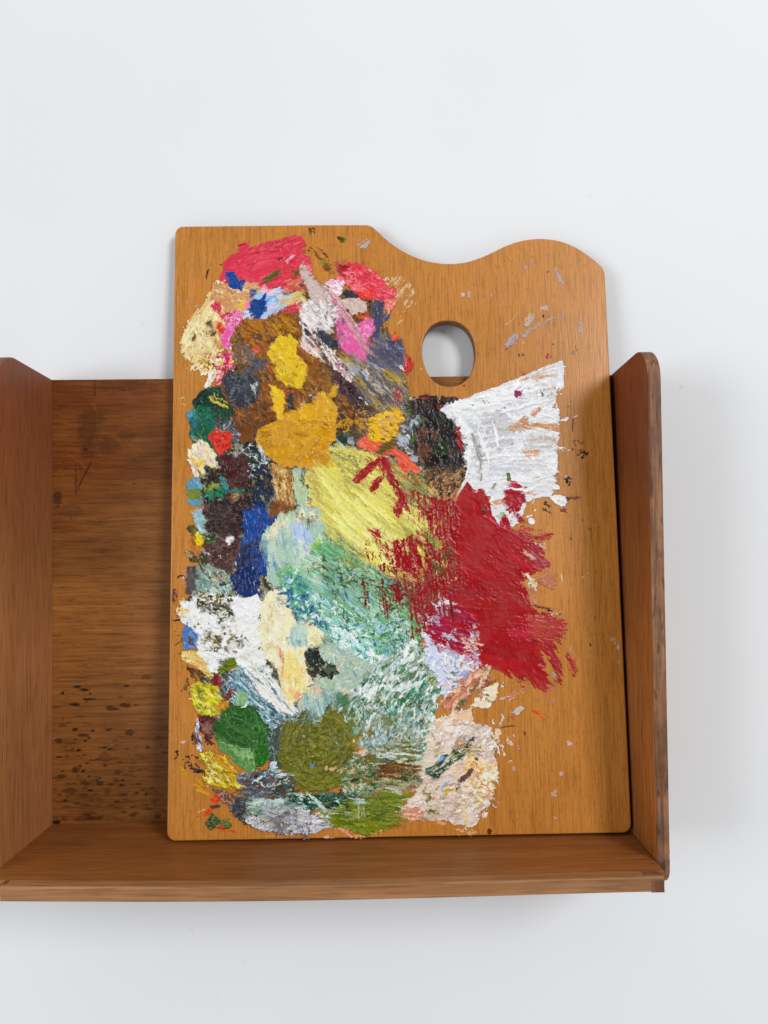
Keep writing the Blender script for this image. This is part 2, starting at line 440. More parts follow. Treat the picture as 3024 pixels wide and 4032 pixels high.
def P(gk, ps, cs, ang=0.0, L=(70, 9), rough=9, cover=1.0, th=0.4, soft=0.5, br=0.7, keep=0.45, CL=None, swirl=None, seed=None):
    _seed[0] += 1; s = seed if seed is not None else _seed[0]
    Pg = pts(ps); wnd = window(Pg, rough*2+4)
    if wnd is None: return
    sl, x, y = wnd
    fx = vn(x/22, y/22, s)-0.5; fy = vn(x/22, y/22, s+101)-0.5
    gx = vn(x/7, y/7, s+202)-0.5; gy = vn(x/7, y/7, s+303)-0.5
    mk = inpoly(x+rough*(1.5*fx+0.9*gx), y+rough*(1.5*fy+0.9*gy), Pg)
    if not mk.any(): return
    a_ = rad(ang); wob = (vn(x/130, y/130, s+5)-0.5)*0.5*L[0]**0.5*3
    if swirl:
        ox, oy, sc = _cur[0]; cx, cy = ox+swirl[0]/sc, oy+swirl[1]/sc
        rr = np.hypot(x-cx, y-cy)+(vn(x/60, y/60, s)-0.5)*40
        U = np.arctan2(y-cy, x-cx)*90; Vv = rr
    else:
        U = x*math.cos(a_)+y*math.sin(a_); Vv = -x*math.sin(a_)+y*math.cos(a_)+wob
    U = U+7*(vn(x/10, y/10, s+401)-0.5); Vv = Vv+5*(vn(x/13, y/13, s+402)-0.5)+2.5*(vn(x/5, y/5, s+403)-0.5)
    n1 = vn(U/L[0], Vv/L[1], s+7); n2 = vn(U/(L[0]*0.45), Vv/max(2.6, L[1]*0.4), s+9); n3 = vn(x/5, y/5, s+11)
    n0 = vn(x/(L[0]*1.1), y/(L[0]*1.1), s+13)
    if cover < 1.0:
        cl = CL or L
        cn = 0.5*vn(U/cl[0], Vv/cl[1], s+21)+0.25*vn(U/(cl[0]*0.4), Vv/max(2.5, cl[1]*0.5), s+23)+0.28*vn(x/45, y/45, s+25)+0.2*n3+0.16*vn(x/11, y/11, s+27)
        # paint catches on the ridges already there
        hh = HGT[sl]; cn = cn+0.10*np.clip(hh-blur_h(hh), -0.3, 0.3)/0.3
        thr = np.quantile(cn[mk], 1-cover); mk = mk & (cn > thr)
        if not mk.any(): return
    n4 = vn(x/11, y/11, s+15); nn = (0.30*n1+0.22*n2+0.28*n0+0.16*n4+0.16*n3)[mk]
    C_, W_ = cols(cs)
    rgb = pick(rank(nn), C_, W_, soft)
    rgb = rgb*(1+0.07*(n2[mk]-0.5)[:, None])
    # knife ridge along the edge of the patch
    mf = mk.astype(np.float32); e = blur_h(blur_h(mf))
    edge = np.clip((0.93-e)*3.0, 0, 1)[mk]*0.45
    lump = vn(x/16, y/16, s+31)[mk]
    rd = 0.5*vn(U/(L[0]*0.7)+0.4*n4, Vv/(L[1]*2.2), s+33)+0.5*vn(x/26, y/26, s+35)
    ridge = np.exp(-((rd[mk]-0.5)/0.035)**2)
    rel = 0.5+br*(0.22*(n2[mk]-0.35)+0.55*(n1[mk]-0.4)+0.75*(lump-0.45)+0.5*ridge)+edge
    lay(sl, mk, rgb, th, rel, _gid[gk], keep)
def blur_h(A):
    P_ = np.pad(A, 2, mode='edge')
    B = (P_[:, :-4]+P_[:, 1:-3]+P_[:, 2:-2]+P_[:, 3:-1]+P_[:, 4:])/5
    return (B[:-4]+B[1:-3]+B[2:-2]+B[3:-1]+B[4:])/5
def D(gk, ps, cs, n, ln=30, wd=10, ang=0.0, spread=30, th=0.45, seed=None, rough=0.6):
    """n short dabs of single colours strewn over an area"""
    _seed[0] += 1; s = seed if seed is not None else _seed[0]
    rg = np.random.default_rng(1000+s); Pg = pts(ps); C_, W_ = cols(cs)
    n = int(n*1.35); ln *= 0.85; wd *= 0.95; spread = spread*1.25+4
    lo, hi = Pg.min(0), Pg.max(0); got = 0; tries = 0
    while got < n and tries < n*12:
        tries += 1
        c = lo+(hi-lo)*rg.random(2)
        if not inpoly(np.array([c[0]]), np.array([c[1]]), Pg)[0]: continue
        got += 1
        z_ = math.exp(rg.normal(-0.12, 0.5)); l = ln*z_*rg.uniform(0.7, 1.3)/2; w_ = wd*(0.5+0.5*z_)*rg.uniform(0.6, 1.4)/2; a_ = rad(ang+rg.normal(0, spread))
        rr = l+w_+6
        wnd = window(np.array([c-rr, c+rr]), 0)
        if wnd is None: continue
        sl, x, y = wnd
        dx, dy = x-c[0], y-c[1]
        U = dx*math.cos(a_)+dy*math.sin(a_); V_ = -dx*math.sin(a_)+dy*math.cos(a_)
        nz_ = vn(x/8, y/8, s+got)-0.5; ny = vn(U/14, V_/3, s+got+50)-0.5
        n5 = vn(x/4.2, y/4.2, s+got+90)-0.5
        q = (np.abs(U+6*nz_)/l)**2+(np.abs(V_+nz_*w_*1.6)/w_)**2+rough*2.6*nz_+rough*1.2*ny+rough*1.5*n5
        mk = q < 0.9
        if not mk.any(): continue
        base = C_[rg.choice(len(C_), p=W_)]*rg.uniform(0.86, 1.08)
        rgb = base*(1+0.14*ny[mk])[:, None]
        al = np.clip(rg.uniform(0.55, 1.15)+0.5*n5[mk], 0.25, 1)[:, None]
        rgb = np.where((GRP[sl][mk] >= 0)[:, None], RGBC[sl][mk]*(1-al)+rgb*al, rgb)
        rel = 0.55+0.45*ny[mk]+0.3*np.clip(q[mk], 0, 1)
        lay(sl, mk, np.clip(rgb, 0, 1), th, rel, _gid[gk], 0.6)
def T(gk, ps, wd, cs, th=0.2, taper=0.5, rough=3, cover=1.0, ang=0):
    """thin stroke along a path"""
    Q_ = pts(ps); L_, R_ = [], []
    n = len(Q_)
    for i in range(n):
        d = Q_[min(i+1, n-1)]-Q_[max(i-1, 0)]; d = d/(np.hypot(*d)+1e-6); nrm = np.array([-d[1], d[0]])
        h = wd/2*(1-taper*abs(2*i/(n-1)-1))
        L_.append(Q_[i]+nrm*h); R_.append(Q_[i]-nrm*h)
    ox, oy, sc = _cur[0]
    s = ' '.join('%.1f,%.1f' % ((p[0]-ox)*sc, (p[1]-oy)*sc) for p in L_+R_[::-1])
    P(gk, s, cs, ang=ang, L=(30, 4), rough=rough, th=th, cover=cover, br=0.3)

for k, l in [('base', 'old dark dried paint layer showing between the patches'), ('specks', 'scattered small specks and smears of dried paint on the bare wood'), ('wash', 'thin dry washes of colour rubbed into the wood'),
    ('coral', 'coral red patch in the top left corner of the paint'), ('coral2', 'coral red patch near the top edge, right of the white streak'),
    ('cream', 'pale cream patch at the upper left edge'), ('tan', 'flesh coloured patch under the coral red'), ('blue', 'pale blue patch below the coral red'),
    ('cobalt', 'cobalt blue dabs below the coral red'), ('pink', 'pink and magenta dabs near the cream patch'), ('mauve', 'long greyish white knife streak running down to the right'),
    ('rose', 'rose pink dab at the end of the white streak'), ('brown', 'ochre brown field under the yellow dabs'), ('slate', 'slate violet and olive streaks right of the brown field'),
    ('lemon', 'lemon yellow dab'), ('charcoal', 'charcoal grey round dab'), ('dkgreen', 'dark green patch at the left edge'), ('umber', 'dark umber brown patches at the left edge'),
    ('cream2', 'cream and yellow dab at the left edge'), ('teal', 'grey teal dabs along the left edge'), ('vermilion', 'vermilion red dab on dark paint'), ('navy', 'deep blue vertical stroke'),
    ('gold', 'large golden ochre dab'), ('tanstripe', 'tan vertical stripe below the golden dab'), ('yellow', 'big lemon yellow smear scraped down to the right'),
    ('sage', 'pale sage and blue grey patch'), ('green', 'mint and sea green scumble'), ('oval', 'black brown oval patch beside the white swatch'), ('midyellow', 'yellow and coral patch left of the black oval'),
    ('white', 'white fan shaped swatch on bare wood'), ('crimson', 'large crimson red smear'), ('lavender', 'pale lavender patch below the crimson'),
    ('impasto', 'thick white impasto at the left edge'), ('column', 'cream and pale yellow vertical patch'), ('black', 'small black green dab on cream'), ('foam', 'white and green scraped mixture'),
    ('lime', 'acid yellow dabs at the lower left edge'), ('leaf', 'leaf green patch'), ('olive', 'olive green round swirl'), ('flesh', 'pale flesh coloured patch at the lower right of the paint'),
    ('steel', 'blue grey and white mixture above the leaf green'), ('grey', 'thick pale grey impasto at the bottom edge'), ('moss', 'moss green smear at the bottom edge'), ('bottom', 'teal and brown bands under the olive swirl'),
    ('orange', 'orange and dark green dab in the bottom left corner')]:
    G(k, l)

# ---- first the thin washes on the wood
Z('A')
P('wash', "1430,390 1560,380 1615,470 1600,560 1500,690 1440,640 1500,520 1460,430", "d8b890 c8a078 b98a58", -55, (60, 7), 14, .42, .12)
P('wash', "1080,290 1140,270 1170,250 1150,330 1100,340", "b06a60 a85a58", -40, cover=.5, th=.1)
P('wash', "900,190 960,180 1040,240 1100,330 1080,380 1020,330 980,260", "8a5a24 7a4c1e", 40, (40, 8), 12, .5, .08)
P('specks', "930,60 960,50 960,100 935,105", "5a3a1c 6a4a24", 60, cover=.7, th=.15)
P('specks', "1100,120 1160,130 1150,160 1110,140", "5a5a1c 4a4a18", 30, th=.2, rough=7)
P('specks', "1235,185 1280,135 1335,140 1290,195", "c8ccd8 aab0c4", -30, cover=.75, th=.2)
P('specks', "1000,290 1030,250 1040,300 1010,320", "8a8a14 6a6a14", 70, th=.25)
P('specks', "1050,340 1080,335 1075,360 1045,355", "8a8020", 0, cover=.6, th=.2)
T('specks', "255,395 262,350 270,335", 7, "3a1a0c", .1)
for a, b in [("445,205 460,185 468,205", "d8c8b8"), ("120,550 145,540 130,560", "b0b0b8"), ("165,580 200,560 195,585", "c0b0a8"), ("1315,228 1345,232 1330,236", "e0a090"), ("430,240 420,200 385,260", "c07858"), ("335,300 355,295 350,310", "5a3a20")]:
    P('specks', a, b, 0, rough=4, th=.15)
P('wash', "130,690 190,590 280,540 290,600 190,680 110,790", "d8bc90 c9a070", -50, cover=.45, th=.1)
P('wash', "60,1180 110,1170 120,1215 90,1220", "c8a878", cover=.4, th=.1)
P('specks', "190,1020 230,1060 260,1100 240,1080 205,1050", "c8a088 b88868", 50, cover=.6, th=.15, rough=4)
# ---- old dried layers that show between the patches
Z('A')
P('base', "300,470 420,400 640,420 900,400 1100,470 1330,520 1420,700 1540,900 1560,1240 1600,1500 1300,1560 200,1560 170,1230 330,1060 430,900 400,700", "6a4420:2 8a5a24 4a3a2c:2 a06c24 3c3430 5a5040 8a6a48 2a2a28", 45, (30, 9), 12, 1, .3)
Z('B')
P('base', "170,0 1659,-60 1800,420 1740,900 1659,1327 1659,2000 1640,2160 1500,2300 600,2320 420,2260 240,2100 200,1900 190,1700 240,1560 180,1500 120,1330 130,1240 200,1000 190,820 230,640 200,420 150,200", "4a3c28:2 2c2a22:2 6a6a44 8a8a7a 3a4a40 a8a898:2 5a4030 c8c8bc 6a7a80", 40, (26, 9), 14, 1, .3)
# ---- cream, flesh and coral at the upper left
Z('A')
P('cream', "305,425 260,530 180,620 120,700 85,800 120,930 190,980 240,1030 290,1000 330,880 420,850 400,700 380,600 420,520 480,430 400,410", "e9d9aa:3 dcc38f:2 cfa773 f2e6c0:2", -62, (120, 10), 14, 1, .5)
P('tan', "300,430 420,405 560,410 650,440 640,520 560,560 420,620 380,600 330,560 260,560 290,500", "c49468:3 d9b48c:2 b9824e:2 e2cba6", 20, (50, 14), 14, 1, .35)
P('tan', "270,700 330,650 400,760 380,860 300,850 260,790", "c89a6c b8824c d8b48a", 60, (40, 12), 10, .8, .3)
P('cream', "110,700 180,640 280,760 300,860 190,860 100,810", "ece0b4 f2e8c4 d8c290", 65, (110, 8), 12, .8, .6)
D('cream', "110,720 190,640 290,780 280,880 180,960 110,860", "a5743c c08a50 8a5a28", 16, 36, 5, 62, 12, .2)
P('cream', "160,740 185,725 190,800 170,800", "6a4016 8a5a20", 80, cover=.75, th=.3)
P('cream', "80,820 130,870 120,960 190,980 240,1030 220,1010 150,1000 110,930", "ece0bc d8c498", 50, (60, 8), 12, .8, .4)
P('coral', "345,410 375,300 470,180 545,150 530,200 640,160 700,140 830,118 875,120 905,190 935,300 930,400 890,470 800,480 720,450 640,470 560,420 450,400 400,420", "d04256:4 c83a4e:3 dc5566:2 b5303f", -24, (160, 11), 11, 1, .5)
P('coral', "600,200 700,140 840,125 880,180 780,190 650,220", "c23a48 a8303c d8606c", -24, (80, 6), 10, .75, .4)
P('coral', "370,330 480,270 620,230 760,260 740,320 560,330 420,340", "d2485c dc5a6a", -12, (200, 10), 12, .6, .4)
P('coral', "780,400 870,390 900,430 870,480 800,480 760,470", "c8765c d89a80 b8604a", 20, cover=.8, th=.35)
P('coral', "700,260 745,255 750,275 720,280", "8a1c2c", th=.3)
P('coral', "785,285 800,240 830,235 800,290", "ecc0d0 e0a0b4", -60, cover=.8, th=.3)
P('coral', "890,230 905,280 935,330 930,390 900,350 880,290", "e8707c f0949c d84c60", 70, (60, 6), 8, .7, .4)
D('coral', "380,300 500,200 700,150 880,150 900,380 700,420 450,390", "e87884 a82838 c0404c d8606c", 60, 26, 5, -24, 25, .25)
P('coral', "620,400 660,370 700,350 745,340 735,370 690,400 660,425 630,420", "5c5c20 4a4a18 6e6a2c", -25, (30, 6), 8, 1, .4)
P('coral', "810,345 850,335 870,350 865,375 835,380", "5a6a20 4a5418", 20, th=.4, rough=5)
P('coral', "350,410 420,340 540,300 520,380 450,400", "d8506a d04058", -20, (90, 10), 8, .7, .4)
# pale blue, greenish, reds
P('blue', "480,620 540,560 640,470 740,460 770,560 720,610 650,640 560,690 500,670", "a9c9ec:3 8fb8e2:2 c4d4ea d8ccd8", -35, (50, 9), 11, 1, .4)
P('blue', "735,510 800,480 890,470 895,570 820,590 760,560", "b9b45e d8b0a0 c2c878 d8c080", -20, (40, 8), 11, 1, .4)
D('blue', "500,560 640,480 760,470 860,560 760,610 560,690", "c0d8f0 e0c8d4 88b4e0 b8c070 e08a98", 46, 26, 9, -20, 40, .4)
P('blue', "750,590 870,530 905,570 880,620 800,640 740,620", "c83a48 d86070 b02838", -28, (50, 7), 10, .8, .4)
P('pink', "600,460 640,440 690,470 670,500 620,500", "e6b8c8 f0d0d8 d89ab0", 10, (24, 7), 8, 1, .5)
P('blue', "870,430 895,410 900,450 880,465", "3a1c20", th=.4)
P('cobalt', "370,380 385,345 430,345 500,450 480,485 420,450", "0d4690:3 0a3c80 12509c", 50, (60, 7), 5, 1, .6)
P('cobalt', "475,410 500,400 512,430 490,435", "0c4288", th=.5, rough=5)
P('cobalt', "530,560 560,535 610,530 635,478 645,560 650,610 600,660 550,650 530,600", "0b4288:3 083468 145098", 70, (50, 9), 7, 1, .7)
P('cobalt', "530,480 580,450 570,500 540,510", "2a4878 6a7a98", th=.4)
P('pink', "275,570 310,530 350,560 370,620 400,640 380,680 320,620", "c83a58 d85a74 b42c48", 50, (50, 7), 7, 1, .5)
P('pink', "440,590 500,530 530,560 500,600 470,615", "e2bf72 d8ac5c", 20, th=.5)
P('pink', "500,560 530,530 540,580 515,600", "e088a8", th=.5)
P('pink', "355,740 400,640 440,600 505,620 490,680 450,740 430,800 400,850 365,845 350,780", "dc62a4:3 eca4c8:2 c4468a cc3a78", 105, (70, 7), 9, 1, .6)
P('pink', "380,650 430,620 500,630 480,660 420,690", "f0d0d8 b8305c e08ab0", 20, (40, 6), 8, .7, .5)
P('pink', "310,700 350,680 370,720 340,750", "d64a22 c83c18", th=.4)
P('pink', "250,685 290,670 300,705 265,720", "64603a 50503c", th=.4, rough=6)
P('pink', "280,745 320,730 310,765 275,770", "4e4a2c 6a5a34", th=.35, rough=6)
P('pink', "290,900 410,880 440,980 370,1010 350,1090 310,1085 315,980", "b82450 dc6a94 ecc0a8 c83a6a", 85, (50, 8), 11, 1, .5)
P('pink', "205,900 300,880 320,960 250,1000 200,960", "8a5a20 e0c860 f0e8c0 a87430 c8a050", 50, (36, 8), 12, 1, .45)
P('pink', "268,1010 310,950 315,1040 265,1110 235,1110", "efe8e0 f6f2ea d8c8b8", 80, (40, 8), 6, 1, .5)
D('pink', "210,890 420,870 430,1000 320,1050 210,970", "f4ecd0 e8d870 7a4a18 d05a84 b8244c f2d0b8", 60, 18, 7, 70, 50, .4)
# brown field
P('brown', "430,720 480,690 520,640 580,670 660,650 760,610 860,620 880,760 930,850 1000,930 1100,1080 1120,1180 1250,1200 1300,1330 380,1330 380,1200 600,1100 560,960 440,900 420,800", "93590f:3 7a4814:3 a96f18:2 5c3a1a:2 85661f", 40, (60, 10), 12, 1, .5)
Z('B')
P('brown', "400,-20 780,-20 720,100 600,150 580,250 620,330 660,400 560,400 520,280 470,220 430,100", "754618:3 593618:2 845426:2 3c2614", 70, (50, 9), 12, 1, .5)
P('brown', "1000,-40 1300,-60 1560,-20 1500,80 1300,160 1200,240 1080,260 1100,80", "5a3f20:2 4a3420 6e4c26 3a3420", 30, (40, 9), 12, 1, .5)
Z('A')
D('brown', "450,720 860,640 950,900 1110,1110 1290,1320 400,1320 600,1080 600,950 450,880", "8a5510 a8701c 5e3a18 b07a24 6c4a1c 45301c 8a6a40 a8541c", 420, 30, 8, 45, 40, .5)
P('brown', "640,690 740,630 860,690 870,760 780,740 700,780", "b5801e 8c5c12 c89a38 6e4410", 30, (80, 6), 10, .85, .4)
P('brown', "460,700 530,640 640,670 640,740 480,780", "a86f12 bd8420 7c4c10", 30, (60, 9), 12, .8, .6)
P('brown', "425,820 520,820 570,900 480,960 430,960", "6c5c58 8a6844 54423a 9a8a84", 88, (80, 7), 10, .85, .4)
P('brown', "545,840 590,835 595,880 560,870", "e06a70 c84a58", th=.5, rough=6)
P('brown', "550,905 580,905 575,925 555,925", "e0686c", th=.4, rough=4)
P('brown', "770,1180 830,1150 820,1260 780,1250", "28222a 3a3038", th=.4)
D('brown', "860,1150 980,1100 1040,1200 880,1260", "6a2c28 b8a898 4a3a34 8a4a2c d8d0c0", 34, 18, 6, 50, 40, .4)
# slate and olive streaks
P('slate', "1370,780 1430,740 1530,800 1560,920 1540,1010 1580,1150 1560,1230 1430,1270 1300,1230 1200,1080 1110,900 1200,870 1300,880", "5a586c:3 6c6c80:2 8a8570:2 3e3a4a:2 a58c38", 44, (110, 8), 12, 1, .4)
P('slate', "1380,790 1520,790 1560,900 1540,1000 1460,980 1390,880", "4c485c:3 646478:2 3a3648 7c7c90", 30, (40, 10), 12, 1, .5)
P('slate', "1110,880 1220,900 1400,1000 1540,1080 1570,1230 1400,1260 1250,1150", "6e6440:2 8a8478 50506a:2 a8902e 5a5030", 43, (170, 8), 12, .85, .4)
P('slate', "1110,870 1180,870 1270,960 1230,1010 1130,920", "bd9c2c a88420 8a7028", 42, (80, 8), 9, .85, .5)
D('slate', "1180,920 1300,930 1560,1100 1560,1250 1400,1250 1220,1080", "b89a30 8c8468 464258 9a96a4 c8c8d4 6e5c2a 5a586c", 170, 40, 6, 43, 10, .35)
P('slate', "1400,990 1440,975 1530,1060 1520,1090 1450,1030", "b8a040 a08428", 42, (60, 6), 6, .9, .4)
P('slate', "1550,880 1600,920 1595,1000 1555,1030 1540,960", "b4342c c84438 a02824", 70, (30, 8), 10, .9, .4)
P('slate', "1470,1190 1500,1120 1530,1110 1540,1150 1500,1200", "ac1c2c 8a1820", 60, (20, 8), 9, .85, .4)
P('slate', "1455,775 1490,750 1520,780 1490,800 1465,800", "dc5a20 c84818", 30, th=.4)
P('slate', "1490,960 1530,955 1540,985 1515,985", "f0f0f0", th=.5, rough=5)
P('slate', "1340,570 1350,520 1410,512 1415,600 1400,700 1370,790 1335,770", "4a4660:3 565270 403c54", 92, (120, 8), 5, 1, .4)
P('slate', "1405,640 1430,600 1470,595 1440,670 1405,690", "4c4862 565270", 110, (60, 7), 5, 1, .4)
P('slate', "1410,700 1450,640 1455,680 1425,730", "c09430 b07a28", 120, cover=.85, th=.3)
P('brown', "1050,960 1120,920 1200,1040 1290,1200 1250,1250 1100,1100", "3c2432:2 563842 5a3a2c 2c1a24", 52, (50, 9), 12, .9, .5)
P('slate', "1235,910 1250,910 1245,990 1235,990", "b0b0d0", 90, th=.3, rough=3); T('slate', "1305,960 1300,1010 1310,1060", 8, "a8c0d8 e0e0e8", .3); T('slate', "1250,1170 1310,1220", 10, "d8d8e4", .3, cover=.6)
# coral right
P('coral2', "1100,390 1110,320 1160,310 1200,285 1280,285 1290,330 1380,345 1400,390 1430,420 1470,470 1495,500 1480,590 1430,600 1410,540 1340,510 1320,540 1250,510 1200,470 1170,440", "d84656:3 c83a4a:2 e06470:2 ec8488", 20, (60, 8), 13, 1, .55)
D('coral2', "1110,330 1280,300 1400,400 1480,500 1440,560 1330,500 1200,460", "e87a84 c03040 d84a58 f09a9a b02c3c", 60, 26, 7, 30, 40, .5)
P('coral2', "1100,330 1120,305 1190,310 1200,335 1130,355", "b02838 8c1c2c", 10, (30, 7), 8, .9, .5)
P('coral2', "1220,480 1340,470 1330,540 1250,510", "e04a38 d83c34", 10, (40, 8), 9, .9, .4)
P('coral2', "1420,540 1500,520 1490,590 1430,615", "ec8a80 d8685c f0a898", 40, (30, 7), 10, .9, .45)
P('coral2', "1390,400 1440,370 1470,410 1440,450", "dcb090 c89070 e8c8b0", -20, cover=.7, th=.3)
P('coral2', "1220,640 1280,620 1330,640 1260,665", "cc5030 b8683c", 10, cover=.8, th=.3)
P('rose', "1030,430 1060,400 1150,420 1150,500 1110,520 1080,480", "f0dce2 f5eef0 d688a8 e8b8cc", 10, (30, 8), 8, 1, .6)
P('slate', "1140,500 1165,462 1215,480 1250,510 1250,525 1160,528", "343848 2c3040", 25, th=.5, rough=6)
P('mauve', "1080,500 1140,530 1260,520 1310,550 1290,610 1210,640 1130,570", "c8b4ac:2 d6c8c0 bca49c", 50, (70, 7), 10, 1, .5)
# the white streak
P('mauve', "870,580 920,530 1010,500 1100,560 1130,640 1080,700 1000,760 920,740 870,660", "efeae6:3 d8ccc8:2 b8a8a8 948a92 f8f6f2:2", 40, (36, 9), 12, 1, .6)
P('rose', "1100,660 1150,640 1250,690 1280,660 1330,655 1365,700 1335,770 1310,800 1340,830 1310,900 1270,940 1220,890 1170,880 1120,850 1095,790", "d4629a:3 dc78a8:2 c4508a e89ac0", -35, (60, 10), 9, 1, .6)
P('mauve', "960,770 1000,735 1090,780 1125,850 1050,860 990,830", "30343e:2 3c424c 262a34", 20, (40, 8), 8, 1, .5)
P('mauve', "875,680 905,690 930,770 890,790", "2c3040 3c4050", 80, (40, 7), 6, 1, .45)
P('mauve', "870,650 900,750 990,850 1080,870 1120,920 1200,1030 1195,1060 1160,1040 1060,950 960,900 880,850", "efd4c6:3 e4d8d4:2 caa4a4 f4ece4", 52, (60, 7), 9, .85, .55)
D('mauve', "880,660 1000,780 1200,1040 1160,1040 900,860", "4a2038 f4e4dc 2c2c38 d8a8a8 f6f0ea 5a3040", 90, 18, 6, 52, 30, .45)
P('mauve', "1085,925 1130,930 1200,1040 1190,1060 1120,1000", "582c48 e8d0d0 402034 c890a8", 55, (36, 6), 7, .7, .45)
P('mauve', "855,320 875,300 910,330 980,430 1060,450 1180,620 1150,660 1080,600 1000,560 930,540 910,470", "cdbcb4:3 b8a29c:2 e4d8d4:2 a88a88", 52, (160, 7), 6, 1, .5)
P('mauve', "1050,480 1080,480 1200,640 1310,840 1322,890 1290,870 1180,710 1100,600", "bc7a8c:2 d290a4 a88488 dca8b4", 57, (140, 6), 4, 1, .55)
T('mauve', "870,310 980,420 1080,500 1200,650 1315,860", 9, "c8b0ac d8c4c0 a88a88", .8, rough=3)
D('mauve', "900,560 1100,560 1120,660 960,740", "ffffff f4f0ec a89ca4 d4c4c0 5a5860 c8b4ac", 80, 22, 7, 40, 40, .5)
D('rose', "1090,700 1150,660 1200,800 1130,860", "4a5060 9a8890 b84c84 e8a8c8", 34, 14, 6, 30, 50, .3)
# yellows
P('lemon', "650,880 690,800 740,760 800,770 840,800 845,870 880,930 915,970 905,1080 850,1115 790,1110 730,1060 700,1000 700,960 660,920", "dcbc20:3 d2ae1a:2 e6cc3c:2 c49c18", 62, (60, 12), 10, 1, .9)
D('lemon', "680,840 800,780 840,900 890,1060 790,1090 710,960", "e8d048 d8b41c c49c1c e4c42c", 46, 28, 9, 60, 35, .45)
D('lemon', "660,900 900,900 900,1100 700,1060", "a87a1c 8a5c18", 9, 16, 5, 50, 40, .3)
P('lemon', "675,1145 668,1085 730,1110 765,1160 765,1330 720,1330 700,1230", "dfb81c:2 d4aa18 e6c63c", 80, (50, 8), 10, 1, .7)
P('lemon', "1045,1185 1075,1110 1115,1080 1108,1150 1070,1185", "d4a61c c4961c", 120, (40, 8), 8, 1, .6)
# charcoal
P('charcoal', "355,1060 390,1000 450,1010 520,1000 590,1050 605,1110 580,1200 520,1245 430,1225 380,1160", "2e3138:3 40444c:2 1f2128:2 5a5e64", 20, (40, 9), 9, 1, .8, swirl=(480, 1115))
D('charcoal', "370,1050 500,1010 590,1080 560,1210 420,1200", "3a3e46 24262c 4c5058 6a6e74", 50, 26, 7, 40, 60, .5)
P('charcoal', "540,1080 605,1060 600,1120 560,1170", "b4b8b0 d0d0c8 8a9090", 60, (24, 6), 7, .5, .45)
P('charcoal', "515,960 560,910 660,920 650,965 560,1010 520,1000", "525056 64626a 403e44", -20, (36, 8), 9, 1, .55)
# dark green, left edge
P('dkgreen', "170,1200 200,1130 240,1110 350,1100 370,1160 430,1230 410,1330 180,1330 175,1280", "103424:3 173f2c:2 0b2618:2 1f5a42", 45, (50, 9), 10, 1, .6)
P('dkgreen', "270,1160 300,1140 380,1190 415,1240 330,1225", "c2b850 8a8a2c d8cc70 1c3c28", 32, (50, 5), 8, .5, .5)
T('dkgreen', "270,1165 300,1195 340,1215 390,1240", 12, "d8c458 c8a838", .6)
P('teal', "120,1280 160,1250 175,1330 130,1330", "5a98a4 4a8494", 60, th=.4)
# ------------------------------------------------ section B: left half, middle
Z('B')
P('dkgreen', "150,80 170,0 270,0 330,100 300,200 335,330 315,400 250,280 200,220 150,200", "0f543e:3 1c7050:2 0d3a28:2 2a8874", 60, (40, 9), 11, 1, .6)
P('teal', "125,40 165,30 168,80 130,82", "4c8a9a 60a0ac", 50, th=.5, rough=6)
P('teal', "140,75 200,70 205,130 160,170", "2a7480 1c5a60", 60, th=.4)
P('umber', "230,420 300,380 340,330 520,330 600,300 640,400 690,420 690,600 560,600 460,560 370,560 300,620 220,640 210,550", "1c1814:3 382a20:2 0f1614:2 4a3020", 60, (30, 9), 12, 1, .5)
P('umber', "300,110 340,75 420,100 470,190 460,250 425,250 400,170 340,150", "4c4c54 1e1e24 85858f 2a2628", 60, (30, 8), 9, 1, .55)
D('umber', "310,90 460,150 460,250 400,200", "8e8e98 b4b4bc 28282c 5a5a60", 22, 18, 7, 60, 50, .4)
P('umber', "500,250 600,220 650,380 600,430 540,450 510,360", "0f1e1a:3 1c3a30:2 3a2a20 24303a", 50, (24, 8), 11, 1, .5)
D('umber', "480,250 610,230 650,380 560,500 510,360", "dde2e6 a8b8b8 10201c 1a3c34 40281a c8d0d4 0c1428", 90, 16, 5, 60, 60, .45)
P('vermilion', "270,190 310,150 400,160 420,210 425,280 385,290 345,330 310,280 285,240", "cc3818:3 b62e18:2 dc4c28", 50, (36, 9), 8, 1, .6)
D('vermilion', "290,180 410,180 420,280 330,300", "8a2412 d8502c 3a1a14 a82c14", 24, 20, 5, 60, 40, .4)
P('umber', "350,320 430,310 520,320 545,420 530,520 470,560 420,540 370,470 345,400", "4a2220:3 3c1c1a:2 5a2c28:2", 0, (60, 10), 7, 1, .5)
P('cream2', "130,310 160,260 230,220 300,300 350,400 330,430 240,400 190,475 150,420 125,350", "f0e8ca:3 e6d690:2 deb8c4:2 c4b8bc f4f0dc:2", 68, (60, 7), 10, 1, .7)
P('cream2', "150,350 220,330 255,390 220,430 170,405", "e4c43a dcb02c ecd868", 70, (24, 8), 9, .85, .6)
D('cream2', "140,300 230,230 340,400 200,440", "f6f0dc c8a8b4 e4c848 a8a0a0 f0e4b8 d8b0a0", 44, 22, 6, 65, 30, .5)
P('umber', "220,460 250,400 345,390 350,440 300,480 290,525 230,525", "1c1810:3 382a1a 0c0c0a", 20, (24, 9), 10, 1, .5)
D('umber', "220,400 350,390 340,470 240,520", "6a5a30 d8d0c0 3a2c1c 14120e 8a7a4c", 26, 16, 6, 40, 60, .45)
P('teal', "110,510 150,480 220,460 225,540 190,550 230,600 225,655 170,660 130,620 125,560", "6a9cb4:3 5a8ca8:2 80b0c0", 60, (50, 9), 7, 1, .4)
P('teal', "125,570 150,543 205,543 222,575 210,605 150,608", "7c8a3a:2 6e7c30", 40, (40, 9), 5, 1, .5)
